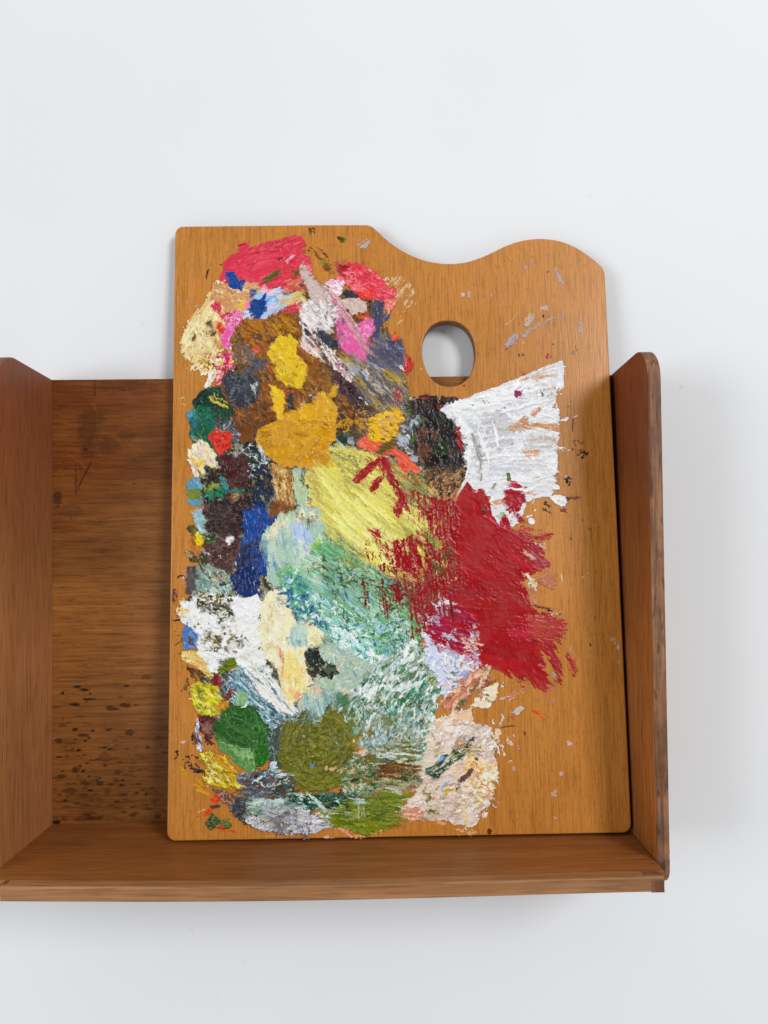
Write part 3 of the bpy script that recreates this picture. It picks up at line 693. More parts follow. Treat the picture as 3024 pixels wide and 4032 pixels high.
P('teal', "230,520 330,500 355,535 330,570 250,560", "8a9442 727c34 a0a858", 0, (30, 8), 10, 1, .5)
P('teal', "240,560 370,540 395,580 330,600 270,625", "1c7a58 2a9068 145a44", 20, (30, 8), 10, 1, .5)
P('teal', "345,450 380,470 420,550 400,575 340,510", "3c8a84 5aa09c 2a6a68", 50, (60, 6), 6, .9, .4)
T('teal', "420,560 460,550 500,548", 14, "3a8a74 2a6a5c", .4)
P('umber', "225,690 270,620 350,600 400,570 480,560 570,590 560,660 510,680 505,790 490,840 440,860 380,830 260,830 260,740", "2c1a18:3 3a2420:2 1e1212:2 48302a", 20, (40, 9), 11, 1, .6)
D('umber', "240,640 400,580 560,600 500,830 280,820", "1c1010 40282a 2c1c20 54382e 6a4c40 14100e", 130, 24, 8, -10, 60, .5)
P('umber', "405,620 430,580 480,570 480,605 430,635", "a88458 c4a880 7a5434", -20, (40, 6), 7, .65, .5)
P('teal', "160,680 220,670 245,740 245,850 205,820 170,740", "8ab0b4:2 b8ccd0:2 5a8a94 d0dcd8", 62, (60, 7), 9, 1, .5)
P('specks', "138,672 175,660 172,700 150,698", "d8a030 c88a28", th=.35, rough=6)
P('wash', "150,830 240,870 230,960 150,960 120,900", "c4842c b8782a 9a6420", 70, (36, 8), 12, .6, .15)
P('teal', "120,800 150,760 190,800 180,840 130,830", "6c6a22 565618 3a4418", 50, (20, 8), 9, 1, .5)
P('lime', "180,830 230,850 235,905 205,915 185,880", "dec81c d0b018 e8dc40", 70, (24, 8), 8, 1, .5)
P('dkgreen', "235,850 330,820 335,900 260,915", "2c4a22 1a2c18 4a6a34", 0, (24, 8), 10, 1, .5)
P('umber', "115,965 150,945 200,990 212,1012 150,1012", "4c3a1a 3a2414 5c6a24", 30, (24, 8), 9, 1, .5)
P('specks', "115,955 150,945 165,970 130,985", "7a8a3a d8d8c8 4a5a20", 30, (14, 6), 6, 1, .4)
P('umber', "250,920 330,860 420,840 500,850 475,920 455,1060 400,1085 290,1035 250,1000", "4e3432:3 5c403c:2 3a2624:2 6a4a44", 10, (50, 9), 11, 1, .5)
D('umber', "250,860 420,830 450,1040 280,1020", "2c1c1a 6a4c46 e8e4e0:.3 5a3c38 201412 8a6a60", 70, 18, 6, 20, 50, .45)
P('umber', "380,880 410,850 440,850 405,915", "eceaec d0ccd0", -45, th=.5, rough=6)
P('umber', "130,1050 180,1040 192,1195 160,1225 115,1212", "56504e:3 625c5a 4a4442", 85, (70, 9), 6, 1, .4)
P('specks', "100,1140 115,1130 112,1105 98,1115", "ece4e4 d8c8c8", th=.3, rough=4)
for y_ in (1080, 1104, 1150): P('specks', f"{95+(y_%7)*3},{y_} {112+(y_%7)*3},{y_-6} {108+(y_%5)*3},{y_+10}", "dcd0d0 c8b8b8", rough=4, th=.2)
# deep blue
P('navy', "560,440 620,390 690,440 700,520 660,600 650,690 740,720 660,800 640,830 600,880 590,950 640,1030 660,1090 610,1110 590,1200 625,1245 520,1255 420,1195 405,1120 450,1060 470,930 490,850 500,680 560,660 550,600 560,520", "0c2c66:3 0a2252:2 123f80:2 081838:2", 85, (60, 9), 9, 1, .5)
P('navy', "560,440 620,390 690,440 700,520 660,600 620,660 560,640", "0c2454:2 0a1a38:2 141c30 2a3018", 85, (40, 8), 10, .9, .5)
D('navy', "560,440 690,440 690,560 640,650 560,600", "081430 2c2c20 c8c890 14346a 0a0c18 6a5a38", 60, 18, 5, 80, 30, .45)
P('navy', "500,690 620,655 720,720 640,800 600,900 490,890", "0e4a94:3 0c3c7c:2 185aa4", 80, (90, 8), 10, .85, .4)
P('navy', "590,930 650,1000 650,1100 580,1090 565,980", "0e4c98 0c3c80", 85, (80, 8), 10, .85, .4)
D('navy', "420,1110 480,900 640,1050 600,1220", "081838 0e3c80 0a2858 060e24 0c3068 e0e4ea:.25", 110, 20, 6, 85, 30, .4)
# tan stripe
P('tanstripe', "670,380 740,365 800,410 830,640 820,690 760,720 700,610 700,500", "c29a56:3 a07434:2 85582a:2 dec690", 82, (50, 7), 9, 1, .5)
D('tanstripe', "680,390 790,410 820,660 720,640", "dcc890 8a5a28 6a3c18 c8a05c e4d4a8 a87434", 100, 26, 6, 80, 20, .45)
P('tanstripe', "650,690 700,610 770,640 830,640 820,690 730,718 680,725", "7c4a20 683c18 8c5a2a", 10, (40, 8), 9, 1, .5)
# yellow smear
Z('F')
P('yellow', "-60,470 30,390 130,390 250,430 330,500 420,560 560,640 640,700 730,780 710,900 730,1020 640,1150 560,1210 400,1180 200,1155 62,1100 35,1024 0,951 -20,880 -92,751 -138,660 -147,533", "d8d06a:4 cbbf56:3 e4dc86:3 bdb048:2 989238", 40, (190, 10), 14, 1, .55)
Z('B')
P('yellow', "900,410 970,410 1020,600 990,660 930,560", "c0a850 a4863a d8cc7a b0903c", 65, (50, 7), 10, .85, .5)
P('yellow', "1060,300 1150,280 1220,350 1120,410 1070,370", "8a8232 c0b04a d8d072 706a2c", 42, (90, 6), 12, .85, .45)
P('yellow', "1130,530 1200,470 1270,480 1240,540 1160,560", "a89a32 8e8428", -40, (40, 8), 12, .7, .4)
D('yellow', "950,420 1200,330 1640,800 1640,1080 1300,1080 1060,860", "e6de8a d0c450 c0b444 eae49a dcd470 b4a63e e8d860", 330, 60, 9, 40, 9, .45)
D('yellow', "1050,640 1250,620 1560,900 1500,1060 1150,960", "ece8a4 f0ecb0 e4d878 d8cc5c d8d8a8", 110, 90, 8, 38, 7, .45)
D('yellow', "1030,760 1220,900 1400,1080 1180,1040", "8a8a3a 5e6a34 a0a050 c8c070 74803c", 60, 50, 5, 42, 12, .35)
P('yellow', "1080,430 1180,400 1300,520 1250,560 1120,500", "b0a43c 90883a", 42, (90, 6), 12, .4, .35)
P('yellow', "1440,390 1520,430 1600,470 1680,500 1680,600 1590,565 1500,490", "6a6a2a:2 8a8a34 4c5424 a8a048", 30, (50, 7), 10, .9, .45)
Z('F')
P('yellow', "420,560 560,600 640,680 740,760 720,850 560,790 430,710", "6a702c:3 85883a:2 4c5a2a:2 b0a850", 36, (70, 7), 12, .85, .4)
P('green', "550,620 650,690 650,740 540,680", "1f5a48 2a4a30", 40, (50, 7), 8, .7, .4)
P('yellow', "240,440 330,440 400,500 410,540 370,560 330,500", "a0983a d0c860 74702c", 40, (60, 7), 9, .9, .45)
P('yellow', "590,900 700,960 740,1040 640,1010", "e0c45a e8d878 d8b048", 34, (60, 7), 8, .8, .4)
# green under the red, right to the mint scumble
Z('G')
P('green', "-60,210 100,200 250,250 420,290 580,290 680,200 740,260 700,380 600,410 560,470 560,620 470,640 330,560 180,480 0,450 -200,330", "5e7c46:3 7c9a66:2 3e5e34:2 98b088 6a5a34", 35, (90, 7), 14, 1, .4)
D('green', "0,230 250,260 560,320 620,200 700,350 540,560 300,540 0,420", "7c9c66 486a3c a8bc94 34502c 5c6c30 8aa870 b8ccb0", 300, 36, 6, 33, 14, .35)
D('green', "150,240 300,240 460,320 420,420 220,360", "2c3a1c 3c2a20 54683c 6a7c48 443018", 50, 30, 7, 33, 20, .35)
P('green', "560,-10 640,20 700,60 730,180 680,260 640,200 600,110", "3c5a28 5a6c2c 2c4a24 8a8a3c", 80, (30, 7), 12, .8, .35)
# crimson
Z('F')
P('crimson', "735,735 760,680 815,595 855,655 905,625 935,720 960,790 1030,850 1100,910 1200,960 1250,1000 1285,1090 1200,1150 1150,1190 1200,1330 1230,1380 1200,1460 900,1460 760,1330 620,1290 590,1210 690,1060 700,900", "a00520:4 900419:2 a80a26:3 ac1030", 36, (200, 16), 10, 1, .35, br=.25)
Z('G')
P('lavender', "540,560 600,640 700,660 880,720 875,790 830,830 740,880 720,990 660,960 600,880 540,800 560,680", "d0d4e4:3 c0c8de:2 e4e6ee:2 b0b8d0", -40, (40, 10), 12, 1, .5)
P('lavender', "535,500 590,420 700,395 780,450 760,490 640,480 610,590 700,640 880,720 860,540 890,540 890,760 700,700 560,610", "d4d6e4 c0c4d8 e8e8f0", 20, (30, 9), 9, 1, .45)
P('crimson', "560,500 620,425 760,420 880,385 1150,370 1230,470 1350,490 1405,545 1395,600 1320,640 1260,760 1310,930 1240,930 1150,870 1060,850 980,800 890,800 885,720 840,750 780,720 600,640 550,560", "a00520:4 900419:2 a80a26:3", 8, (200, 16), 11, 1, .35, br=.25)
P('crimson', "580,520 640,450 780,430 880,520 860,640 800,720 620,620", "981244 8c1038 a81a4c", 15, (120, 7), 10, .85, .4)
P('crimson', "600,630 700,640 880,720 860,800 780,760 640,700", "9a1040 a01c48 c04a78", 60, (30, 6), 10, .4, .4, CL=(26, 5))
D('lavender', "545,540 600,420 720,410 780,470 680,500 600,600", "dcdce8 c8ccdc b8c4d8", 26, 20, 6, -40, 50, .5)
D('lavender', "660,590 720,560 780,590 700,640", "e0e0ea d0d0dc", 6, 20, 6, -50, 40, .5)
D('lavender', "780,700 860,530 890,560 880,740 820,780", "dcdce8 c8ccdc e8c8b0", 40, 22, 7, -60, 30, .5)
P('crimson', "1150,480 1330,495 1405,530 1400,600 1300,640 1180,620", "a83438 b84848 96202c b8584c", 0, (200, 5), 8, .85, .3)
P('wash', "1180,480 1300,490 1410,520 1405,610 1330,650 1180,640", "b05a44 a84838", 0, (160, 5), 10, .35, .12)
P('crimson', "1100,480 1250,560 1180,620 1040,600", "b82840 ac1c34", 5, (200, 5), 10, .5, .3)
P('crimson', "1270,620 1330,640 1360,740 1395,855 1350,820 1290,740", "9c1426 a82030", 65, (110, 5), 7, .75, .3)
for a in ("1290,700 1330,790 1355,880", "1200,800 1240,900 1290,960", "1400,690 1430,760 1450,850", "1110,840 1140,900 1170,930", "1330,800 1345,850 1350,900"):
    T('crimson', a, 14, "9c1426 a02030", .2, rough=5, cover=.7, ang=65)
P('wash', "1390,690 1440,700 1470,820 1440,860", "b04a40 a83a34", 70, (60, 5), 8, .4, .1)
P('wash', "1200,860 1330,900 1320,950 1230,930", "b0483c a83030", 60, (40, 5), 8, .5, .1)
T('crimson', "1200,425 1260,440 1310,445", 9, "8c1224", .3)
# dry red bristle marks over yellow and green
Z('F')
P('crimson', "560,690 650,700 760,760 740,1010 640,960 560,900 520,800", "9a1228 a41a30 8a1020", 86, (80, 7), 12, .34, .25, CL=(70, 6))
P('crimson', "430,640 560,650 640,720 560,900 480,830", "96142a a41a30", 86, (80, 6), 12, .15, .2, CL=(60, 5))
P('crimson', "320,960 480,930 700,1000 780,1080 800,1230 600,1210 420,1140 340,1090", "9a1228 a6182e 8c1022", 82, (80, 7), 14, .30, .25, CL=(60, 7))
P('crimson', "190,960 300,870 340,960 320,1060 200,1070", "9c1428", 82, (40, 6), 10, .14, .25, CL=(30, 6))
P('crimson', "250,1100 420,1130 600,1200 760,1250 740,1400 600,1300 400,1230", "8a1a24 9a1428", 80, (60, 5), 12, .36, .2, CL=(70, 5))
Z('G')
P('crimson', "120,300 330,300 560,330 570,560 470,640 420,560 330,500 200,480 110,380", "8a1622 981a2a 701a1c", 84, (70, 5), 10, .24, .2, CL=(110, 4))
P('crimson', "430,330 580,330 600,430 560,540 440,500", "8c1424 9a182a", 84, (70, 5), 10, .55, .25, CL=(80, 5))
P('crimson', "580,130 740,0 760,300 640,400 560,330", "92122a 9e1830 3a4a24:.5", 84, (70, 6), 10, .7, .25, CL=(50, 8))
D('crimson', "600,120 720,100 740,300 620,380", "3c5a2c 2c4a24 6a6a2c 7a1020", 60, 26, 5, 84, 14, .3)
D('crimson', "720,260 1000,300 1000,360 700,390", "7a1022 3a3a20 8a1226 b83048", 40, 30, 4, 10, 12, .25)
D('crimson', "700,-20 1100,60 1160,300 1180,440 800,380", "b01834 98081e a81028", 30, 70, 4, 36, 8, .22)
Z('F')
P('crimson', "130,590 160,550 240,490 290,460 350,470 340,510 250,520 165,605", "9e1024 a8162c", -40, (60, 7), 11, .8, .4, CL=(40, 8))
P('crimson', "300,540 345,470 380,560 420,640 450,680 430,760 405,815 370,790 400,700 380,640 340,580 310,600", "9e1024 a8162c 8c0c1c", 75, (60, 7), 13, .78, .45, CL=(40, 8))
P('crimson', "235,655 265,590 310,560 285,640 250,660", "9e1426", 110, (40, 6), 7, .85, .35)
P('crimson', "290,460 320,440 350,500 320,520", "a01628", th=.4)
P('crimson', "230,880 265,865 290,925 270,940", "a01628", th=.3, rough=8); P('crimson', "510,880 545,880 545,932 515,935", "a01628", th=.3, rough=8)
P('crimson', "240,940 290,930 300,960 250,960", "a01628", cover=.5, th=.3, rough=8)
# the black brown oval
P('oval', "440,135 520,100 570,75 640,95 720,88 790,110 800,200 825,300 822,430 812,540 765,640 700,640 640,560 560,520 500,440 470,320 455,200", "231c18:4 1a1614:3 382a20:2 502c20", 80, (60, 11), 9, 1, .5)
P('oval', "500,290 600,270 650,330 640,420 560,500 500,440", "6a4632 543426 7c5a40", 80, (40, 8), 12, .7, .4)
P('oval', "590,370 700,360 705,450 610,445", "26391c 30442a", 60, (40, 8), 10, .85, .5)
P('oval', "520,95 600,68 580,120 530,130", "8a2c28 5a2420", 0, cover=.7, th=.4)
P('oval', "740,285 770,272 778,340 800,405 785,420 745,355", "a01c2c 8a1824", 80, (40, 7), 6, 1, .55)
P('oval', "630,110 660,130 670,170 640,160", "8a2a24 5a2018", 60, cover=.6, th=.4)
D('oval', "470,150 780,120 810,420 740,600 600,500 480,400", "1e1814 0c0a0a 2c201a 4a2c20 30140f 161e14", 140, 40, 9, 80, 35, .3)
P('oval', "555,520 720,510 810,545 740,650 650,690 590,620", "9a7850 5c4232 2c1e16 75563a", -36, (50, 7), 12, .9, .45)
D('oval', "560,530 800,540 720,660 610,640", "b0885c 3a2a20 7a5a3c c8a078 241a14", 60, 26, 6, -36, 14, .4)
T('oval', "590,185 600,210 612,232", 11, "b8c8d0 d8e0e4", .4); T('oval', "645,240 650,275", 8, "d8dcdc", .4)
D('oval', "430,220 520,200 520,270 470,330 400,330", "b4bcc8 d0d4dc 8a8e98 5a5c50 3a3a34", 40, 26, 10, 50, 30, .5)
P('oval', "510,235 580,220 560,260 520,262", "3c6420 2c4a1c", 10, th=.5); P('oval', "465,345 510,318 522,360 470,372", "30601c 446a2c", 20, th=.5); P('oval', "455,170 475,165 480,205 460,210", "4c7a28", th=.5, rough=6)
# yellow and coral left of it
P('midyellow', "170,180 460,180 400,420 150,400", "6a4a3c 85664c 4e3830 7c6a58", 0, (40, 9), 12, .8, .4)
P('midyellow', "150,370 220,320 330,350 430,420 530,510 550,535 460,548 400,520 380,440 260,430", "d4624a:3 dd7a5e:2 c4503c", 30, (90, 10), 9, 1, .5)
P('midyellow', "220,220 320,180 420,180 440,230 405,285 350,350 240,362 230,290", "e4b83a:3 d6a82c:2 eac858", -15, (50, 10), 12, 1, .65)
D('midyellow', "200,220 440,200 360,340 220,350", "8a6a48 6a4a3c e8c658 c8a060 b08aa0 5c5850", 40, 24, 6, -20, 40, .4)
P('midyellow', "270,425 330,350 395,338 382,392 312,440", "6a5a1e 584c18", -35, (40, 8), 6, 1, .5)
P('midyellow', "-10,340 80,300 150,330 160,390 90,405 20,380", "1f3222 2b3c2a 44584a", 30, (40, 8), 10, 1, .45)
P('midyellow', "100,340 140,338 142,380 108,382", "a4a4ac 8c8c94", th=.45, rough=6); T('midyellow', "30,340 60,375 100,410", 9, "8a9a9c c8d0cc", .35)
P('midyellow', "385,310 440,340 485,420 460,435 400,370", "b0b4be 9a9eaa c8ccd4", 50, (30, 8), 9, .75, .5)
P('midyellow', "480,430 520,460 510,490 480,470", "a8a8b4", th=.4)
P('midyellow', "440,560 560,540 610,630 490,620", "6a5a22 9c7830 4a4a20 b08a48", 34, (60, 6), 10, .85, .4)
P('midyellow', "580,645 630,640 618,690 592,682", "eca878 e09868", th=.5, rough=8); P('midyellow', "655,745 720,735 705,780 670,775", "e8906e d87a58", th=.5, rough=8)
T('midyellow', "380,560 430,585 480,610", 9, "dc8a60", .35, cover=.7)
D('midyellow', "620,650 730,660 740,750 640,720", "d8a070 2a2018 b87a58 6a7a4c 3a3024 e8b890", 60, 22, 7, -10, 50, .4)
Z('B')
P('gold', "590,160 640,120 700,110 740,100 760,60 830,30 880,-10 950,-20 1000,-50 1060,-30 1095,0 1112,90 1105,200 1060,260 1065,360 1000,400 860,402 780,395 720,372 690,340 640,320 590,265 583,210", "cb991c:4 c08f18:3 d6a62c:2", 5, (90, 14), 8, 1, 1.0)
Z('A')
P('gold', "775,1290 840,1265 900,1230 970,1220 985,1170 1025,1140 1055,1180 1110,1230 1110,1330 775,1330", "d4a822:3 cc9c1c:2 deb640", 20, (60, 10), 9, 1, .8)
Z('B')
P('gold', "590,170 680,150 695,270 600,280", "a8801e c29420 8e6a1a", 2, (90, 5), 6, .7, .5)
D('gold', "640,140 1080,20 1080,240 1000,370 720,340", "d8aa34 bc8a18 c89a20 d6a832 b4841c", 90, 34, 8, 20, 60, .4)
D('gold', "960,60 1090,40 1080,240 980,220", "a85a24 c87a30 6a7a30 b88a20", 14, 22, 4, 20, 40, .3)
D('brown', "1100,100 1300,20 1300,160 1140,190", "d8a828 5a3f24 8a6a3c 3c3424 c4942c", 40, 24, 7, -30, 40, .4)
# sage and blue grey
P('sage', "640,810 720,720 830,680 850,640 805,420 870,395 915,560 905,640 970,655 1010,720 1040,830 1065,880 1000,1000 900,1050 800,1080 765,1180 690,1180 640,1120 660,1000 620,890 610,870", "a9c0b4:3 b9ccb8:2 98b4b2:2 c2d0b0:2", 84, (120, 9), 7, 1, .45)
P('sage', "800,420 870,400 910,560 890,640 840,600", "b6c4a0:2 a6b694 c2ccac", 84, (90, 9), 5, .9, .4)
P('sage', "600,870 640,860 700,1000 715,1080 650,1060", "5a8fb4 3a74a4 84aec0", 82, (120, 5), 7, .6, .35)
P('sage', "840,430 870,420 915,520 880,540 870,480", "5c6238 4c5230 8c9462", 60, (20, 6), 7, .5, .45)
P('sage', "650,860 700,750 790,725 805,765 720,800 685,865", "f0d8c0 f4e8d4 e8c8a8", -40, (24, 8), 9, .6, .6)
D('sage', "650,850 800,730 800,770 700,860", "f2dcc4 f6ecd8 d8e0dc", 16, 24, 9, -30, 40, .6)
P('sage', "790,760 870,755 940,830 965,880 900,905 850,860 810,830", "b2c4de:2 c6cee2 9cb2d0", 30, (40, 9), 9, 1, .5)
P('sage', "820,850 870,875 950,960 990,1010 930,1065 880,980 840,930", "e6e6f0:2 c6c6dc f8f8fa a8a8c4", 48, (60, 7), 9, 1, .6)
P('sage', "925,910 970,850 1020,818 1048,870 1042,945 980,965", "86b44c:2 a2cc70 74a03e d4e8c8", -50, (40, 8), 8, 1, .6)
P('sage', "950,965 1045,935 1052,990 990,1015", "e8f2e8 f4f8f2 b8d8b0", -20, (30, 8), 8, .85, .6)
P('sage', "1040,840 1060,890 1105,970 1070,980 1030,900", "5c7280 7c909a 3e5468", 62, (60, 6), 6, 1, .45)
P('sage', "1028,815 1050,805 1055,845 1035,848", "c09a30", th=.5, rough=5)
P('sage', "850,755 870,655 905,700 890,745", "f0e2cc e8d4b8", 80, th=.6, rough=6); P('sage', "920,690 960,680 972,740 930,742", "f4ead4 ecd8c0", th=.6, rough=6)
P('sage', "890,645 930,618 965,655 925,655", "c8902a d8a840 e8d8b0", th=.5, rough=7)
D('sage', "820,690 980,720 960,770 850,760", "5a5a32 45482a 8a8a58 d0d4bc", 30, 22, 6, 20, 40, .45)
D('sage', "660,900 800,820 960,1000 760,1080", "c4d4c4 90b0b4 d0dcc8 a4c4c0", 60, 60, 8, 84, 8, .35)
# mint and sea green scumble
P('green', "980,1030 1100,980 1220,1060 1320,1120 1240,1220 1060,1200 900,1180 820,1100 900,1060", "5c6c42:3 7a8c60:2 495a38:2 a0b090", 34, (70, 8), 12, 1, .45)
P('green', "720,1090 800,1070 880,1130 910,1260 880,1340 780,1340 750,1180", "1c5a94:2 3a9070:2 2a78a0 70b080", 60, (50, 9), 11, 1, .5)
P('green', "715,1100 760,1040 860,1040 900,1090 800,1110 740,1140", "7cb070 90c088 5c9a64", -20, (40, 8), 10, 1, .5)
Z('C')
P('green', "735,0 790,-60 1000,-280 1150,-260 1300,-140 1500,-20 1580,150 1640,350 1600,420 1480,570 1350,560 1250,500 1150,470 1080,400 1020,310 960,270 840,220 800,130", "5c9c6c:3 8aba84:2 a8d0b8:2 3c7c62:2 cfe2da 2c7888 78b4c4", 36, (60, 9), 14, 1, .45)
P('green', "760,20 850,0 980,180 1060,290 960,280 840,220 790,120", "10508a:2 2a7490 3a8c74 0e3c6a", 45, (50, 9), 11, .9, .5)
D('green', "740,0 900,-120 1020,-60 960,240 840,200", "4a9a7c 88bc74 145a94 a8cce0 2c7c90 6cac80", 90, 30, 10, 45, 40, .5)
D('green', "900,-180 1300,-140 1580,150 1600,380 1300,500 1000,280", "90bc84 68a474 bcd8cc d8ece6 4a8464 a8d4c4 84b8c8 3a6c50 78a858", 520, 34, 8, 36, 16, .4)
P('green', "1040,250 1200,290 1310,390 1350,530 1240,510 1120,440 1030,340", "4c9c92:2 a4d4cc e0f0ec:2 2c7c7a 78b8b0", 38, (70, 8), 12, .9, .45)
D('green', "1050,280 1200,300 1330,430 1300,520 1100,420", "e6f4f0 f4faf8 8ccac0 44948c b8dcd8", 80, 40, 8, 38, 12, .45)
P('green', "1220,290 1270,250 1290,280 1240,330", "a8cce8 c0dcf0", -30, (30, 8), 9, .8, .5); P('green', "1360,290 1400,255 1430,300 1390,330", "a4c8e4 bcd8ec", 20, (30, 8), 9, .8, .5)
D('green', "920,60 980,20 1080,160 1000,200", "d8ece4 a8d0b8 78a868 c0dcd0 88b8d0", 34, 34, 9, 45, 20, .5)
P('green', "900,500 1000,420 1100,470 1080,520", "a0bcae", cover=.5, th=.3)
Z('B')
P('foam', "800,1090 830,1040 1000,980 1010,1040 900,1080", "dce8d8 eef4ea a8c898", -25, (40, 8), 10, .8, .5)
P('foam', "910,1110 950,1090 990,1110 960,1150", "c8d8c0 a8c0a4 e4ece0", th=.5); 
# ------------------------------------------------ section C: white impasto, cream column
P('teal', "190,1070 300,1060 400,1100 430,1180 400,1230 250,1240 190,1150", "6c9088:2 a2b8aa:2 3c6058:2 d0d8cc 8aa89c", 35, (50, 7), 11, 1, .5)
D('teal', "190,1060 280,1050 420,1160 300,1220", "c8d4cc b8906c 3c5c50 88a89c d8c0a0 2c4038", 50, 26, 7, 35, 30, .45)
Z('C')
P('impasto', "60,190 90,100 150,105 200,60 330,50 420,70 510,100 580,75 620,110 605,200 612,420 520,470 480,490 340,490 330,560 260,590 200,500 190,420 150,300", "f2f1ee:5 e4e3de:2 d0d0ca f8f8f6:3", 10, (30, 11), 13, 1, .9)
P('impasto', "185,70 300,40 420,80 430,230 390,270 330,210 250,180 180,130", "3c4020:2 20281a:2 7a682a 5a5a30 e8e8e0:2", 10, (26, 8), 11, .75, .7)
D('impasto', "190,60 420,70 430,250 330,240 200,150", "3a3e20 1e2418 8a7430 e8e6e0 5a5430 f0f0ec", 110, 20, 7, 0, 60, .6)
D('impasto', "100,180 400,270 600,420 300,480 200,400", "f4f4f2 ffffff e8e8e4 d4d4d0", 260, 26, 10, 20, 70, .8)
D('impasto', "170,260 330,240 560,360 480,440 250,450", "6a5a28 2c3018 a8843a 4a4a28 8a8464 1c2434", 70, 15, 6, 20, 60, .4)
P('impasto', "300,330 350,350 330,430 295,400", "5a5424 8a6c2c 34341c", 60, (20, 7), 8, .7, .5); P('impasto', "420,340 460,340 450,370", "3c4820 6a5a2c", th=.5); P('impasto', "385,380 410,375 405,400", "b08c30", th=.4)
P('impasto', "400,150 460,100 540,120 570,180 540,250 450,230", "f4f2f4 ffffff e8e4ea", 20, (40, 12), 12, 1, .9)
P('impasto', "530,100 580,70 615,110 600,190 560,160", "f4f4f2 e4e6ea", 70, (30, 9), 9, 1, .8)
P('impasto', "60,190 80,100 130,100 150,180 110,225", "e6ca98 f0e2bc d4b078", 60, (30, 8), 9, .8, .8)
P('impasto', "95,130 140,110 150,150 120,160", "fafafa", th=.7)
P('impasto', "105,290 130,245 190,330 195,415 100,440", "5a82ba:2 4068a2 7496c8", 75, (40, 8), 7, 1, .5); P('impasto', "135,350 165,330 165,400 140,400", "5a3a2c 6a5a5c", th=.4)
P('impasto', "80,460 130,430 190,440 270,540 300,600 340,605 250,600 180,540 90,490", "e6cc8c:2 d6b46a:2 bc9448 f2e2b4", 38, (90, 6), 8, 1, .6)
P('wash', "110,530 200,560 262,605 180,615 90,720 110,640 140,600", "5c3616 6e4620 7a5026", 60, (36, 7), 9, .7, .2)
D('specks', "30,230 100,240 110,460 60,470", "2c1c10 4a2c14", 16, 12, 5, -50, 40, .15); T('specks', "35,240 70,236 95,232", 8, "2a1a10", .2)
P('specks', "20,60 45,40 70,55 60,110 20,140", "6a3c1c 54300f 8a5c30", 60, (20, 8), 9, .85, .3)
T('specks', "60,-40 90,-55 110,-60", 7, "3a1c0c", .15)
P('lime', "330,560 360,500 430,478 520,490 500,550 420,562 350,592", "6c7a16:2 808c22 566012", 10, (50, 8), 8, 1, .6)
P('steel', "330,640 420,560 520,560 620,680 760,800 840,870 760,900 700,950 600,900 520,820 420,780", "3c6478:2 8ab0c0:2 c8d8dc:2 1e4858 5a889a", 44, (60, 7), 12, 1, .45)
D('steel', "330,640 520,560 760,800 700,920 520,800", "1c4456 a8c4cc dce6e8 3a6a7c 14303c 6a94a4 e8ecec", 180, 30, 6, 46, 20, .45)
P('steel', "270,620 335,585 345,660 300,670", "8a161c 701014", 60, th=.5); P('steel', "330,660 375,610 380,630 345,670", "7c141c", -50, th=.5, rough=5); P('steel', "410,560 440,558 435,580 415,582", "a01c1c", th=.5, rough=5)
P('steel', "490,550 540,528 640,560 720,640 770,740 850,820 830,862 750,845 640,740 560,645", "f0f0e6:3 e2decc:2 c8d0d4 f8f8f4:2 8a9aa4", 46, (120, 7), 9, 1, .8)
D('steel', "520,550 620,570 840,840 740,820", "fafaf6 d8dce0 5a7484 f2eede a8b4bc", 60, 44, 5, 47, 8, .5)
P('column', "620,110 650,50 700,28 760,60 790,130 830,210 840,240 880,280 950,240 1025,320 1010,385 920,430 900,470 900,560 960,640 900,690 850,760 780,790 740,680 720,560 640,480 610,420 600,250", "eee4c6:4 e6dab8:2 f3ebd6:2 dccfa8", 85, (90, 12), 8, 1, .6)
P('column', "740,440 860,430 905,560 890,680 800,765 760,700", "f0da98:3 e8cc80 f4e6b8", 80, (80, 10), 10, .9, .5)
P('column', "730,350 755,350 762,610 735,570", "d89484 c87468 e4b0a0", 86, (70, 5), 7, .6, .45)
P('column', "690,85 740,58 765,110 720,118", "1c4c8c 3a5c80", 10, cover=.6, th=.4); T('column', "700,170 730,195 770,205", 12, "103c80", .4); T('column', "775,345 800,360 825,362", 9, "0c2c60", .4)
P('column', "790,270 830,240 840,290 800,310", "ecd8ae f4e6c4", th=.6); P('column', "910,240 960,228 965,300 925,300", "e8c8a8 e0b490 f0dcc8", 80, th=.6)
P('column', "840,250 905,250 920,400 860,410 780,400 800,320", "c2d4c4:2 a8c4c4 d4dcc0 8cb0b8", 85, (80, 8), 8, 1, .4)
P('column', "930,340 1020,315 1025,370 960,400", "e0dcb4 d0cca0", 0, th=.5)
P('sage', "1000,420 1080,385 1120,470 1175,560 1140,610 1070,520", "a6b8a2:2 bcc8ae 8ca89a", 70, (50, 8), 9, 1, .45)
P('sage', "850,770 910,690 960,640 1100,620 1190,680 1210,740 1110,800 1010,860 970,930 890,960 850,860", "9cb8b6:3 88a8aa:2 b6cac0:2 c8d4c8", 85, (110, 7), 9, 1, .4)
D('sage', "870,780 1000,660 1180,700 1020,840 900,920", "b8ccc8 7a9ca0 d4dccc 8cb0b8 c4d0bc", 90, 60, 5, 86, 8, .3)
D('column', "620,120 760,140 730,420 640,420", "f4ecd8 e8dcbc f8f2e2 d8c8a0", 60, 30, 10, 80, 40, .5)
D('column', "740,580 900,560 960,700 820,740", "e8b890 f0dca0 d89a70 f4ecc8 e0d0a0", 34, 30, 7, 70, 25, .4)
D('column', "960,660 1040,650 1030,720 970,710", "e0b088 eccab0", 8, 30, 6, -10, 20, .4)
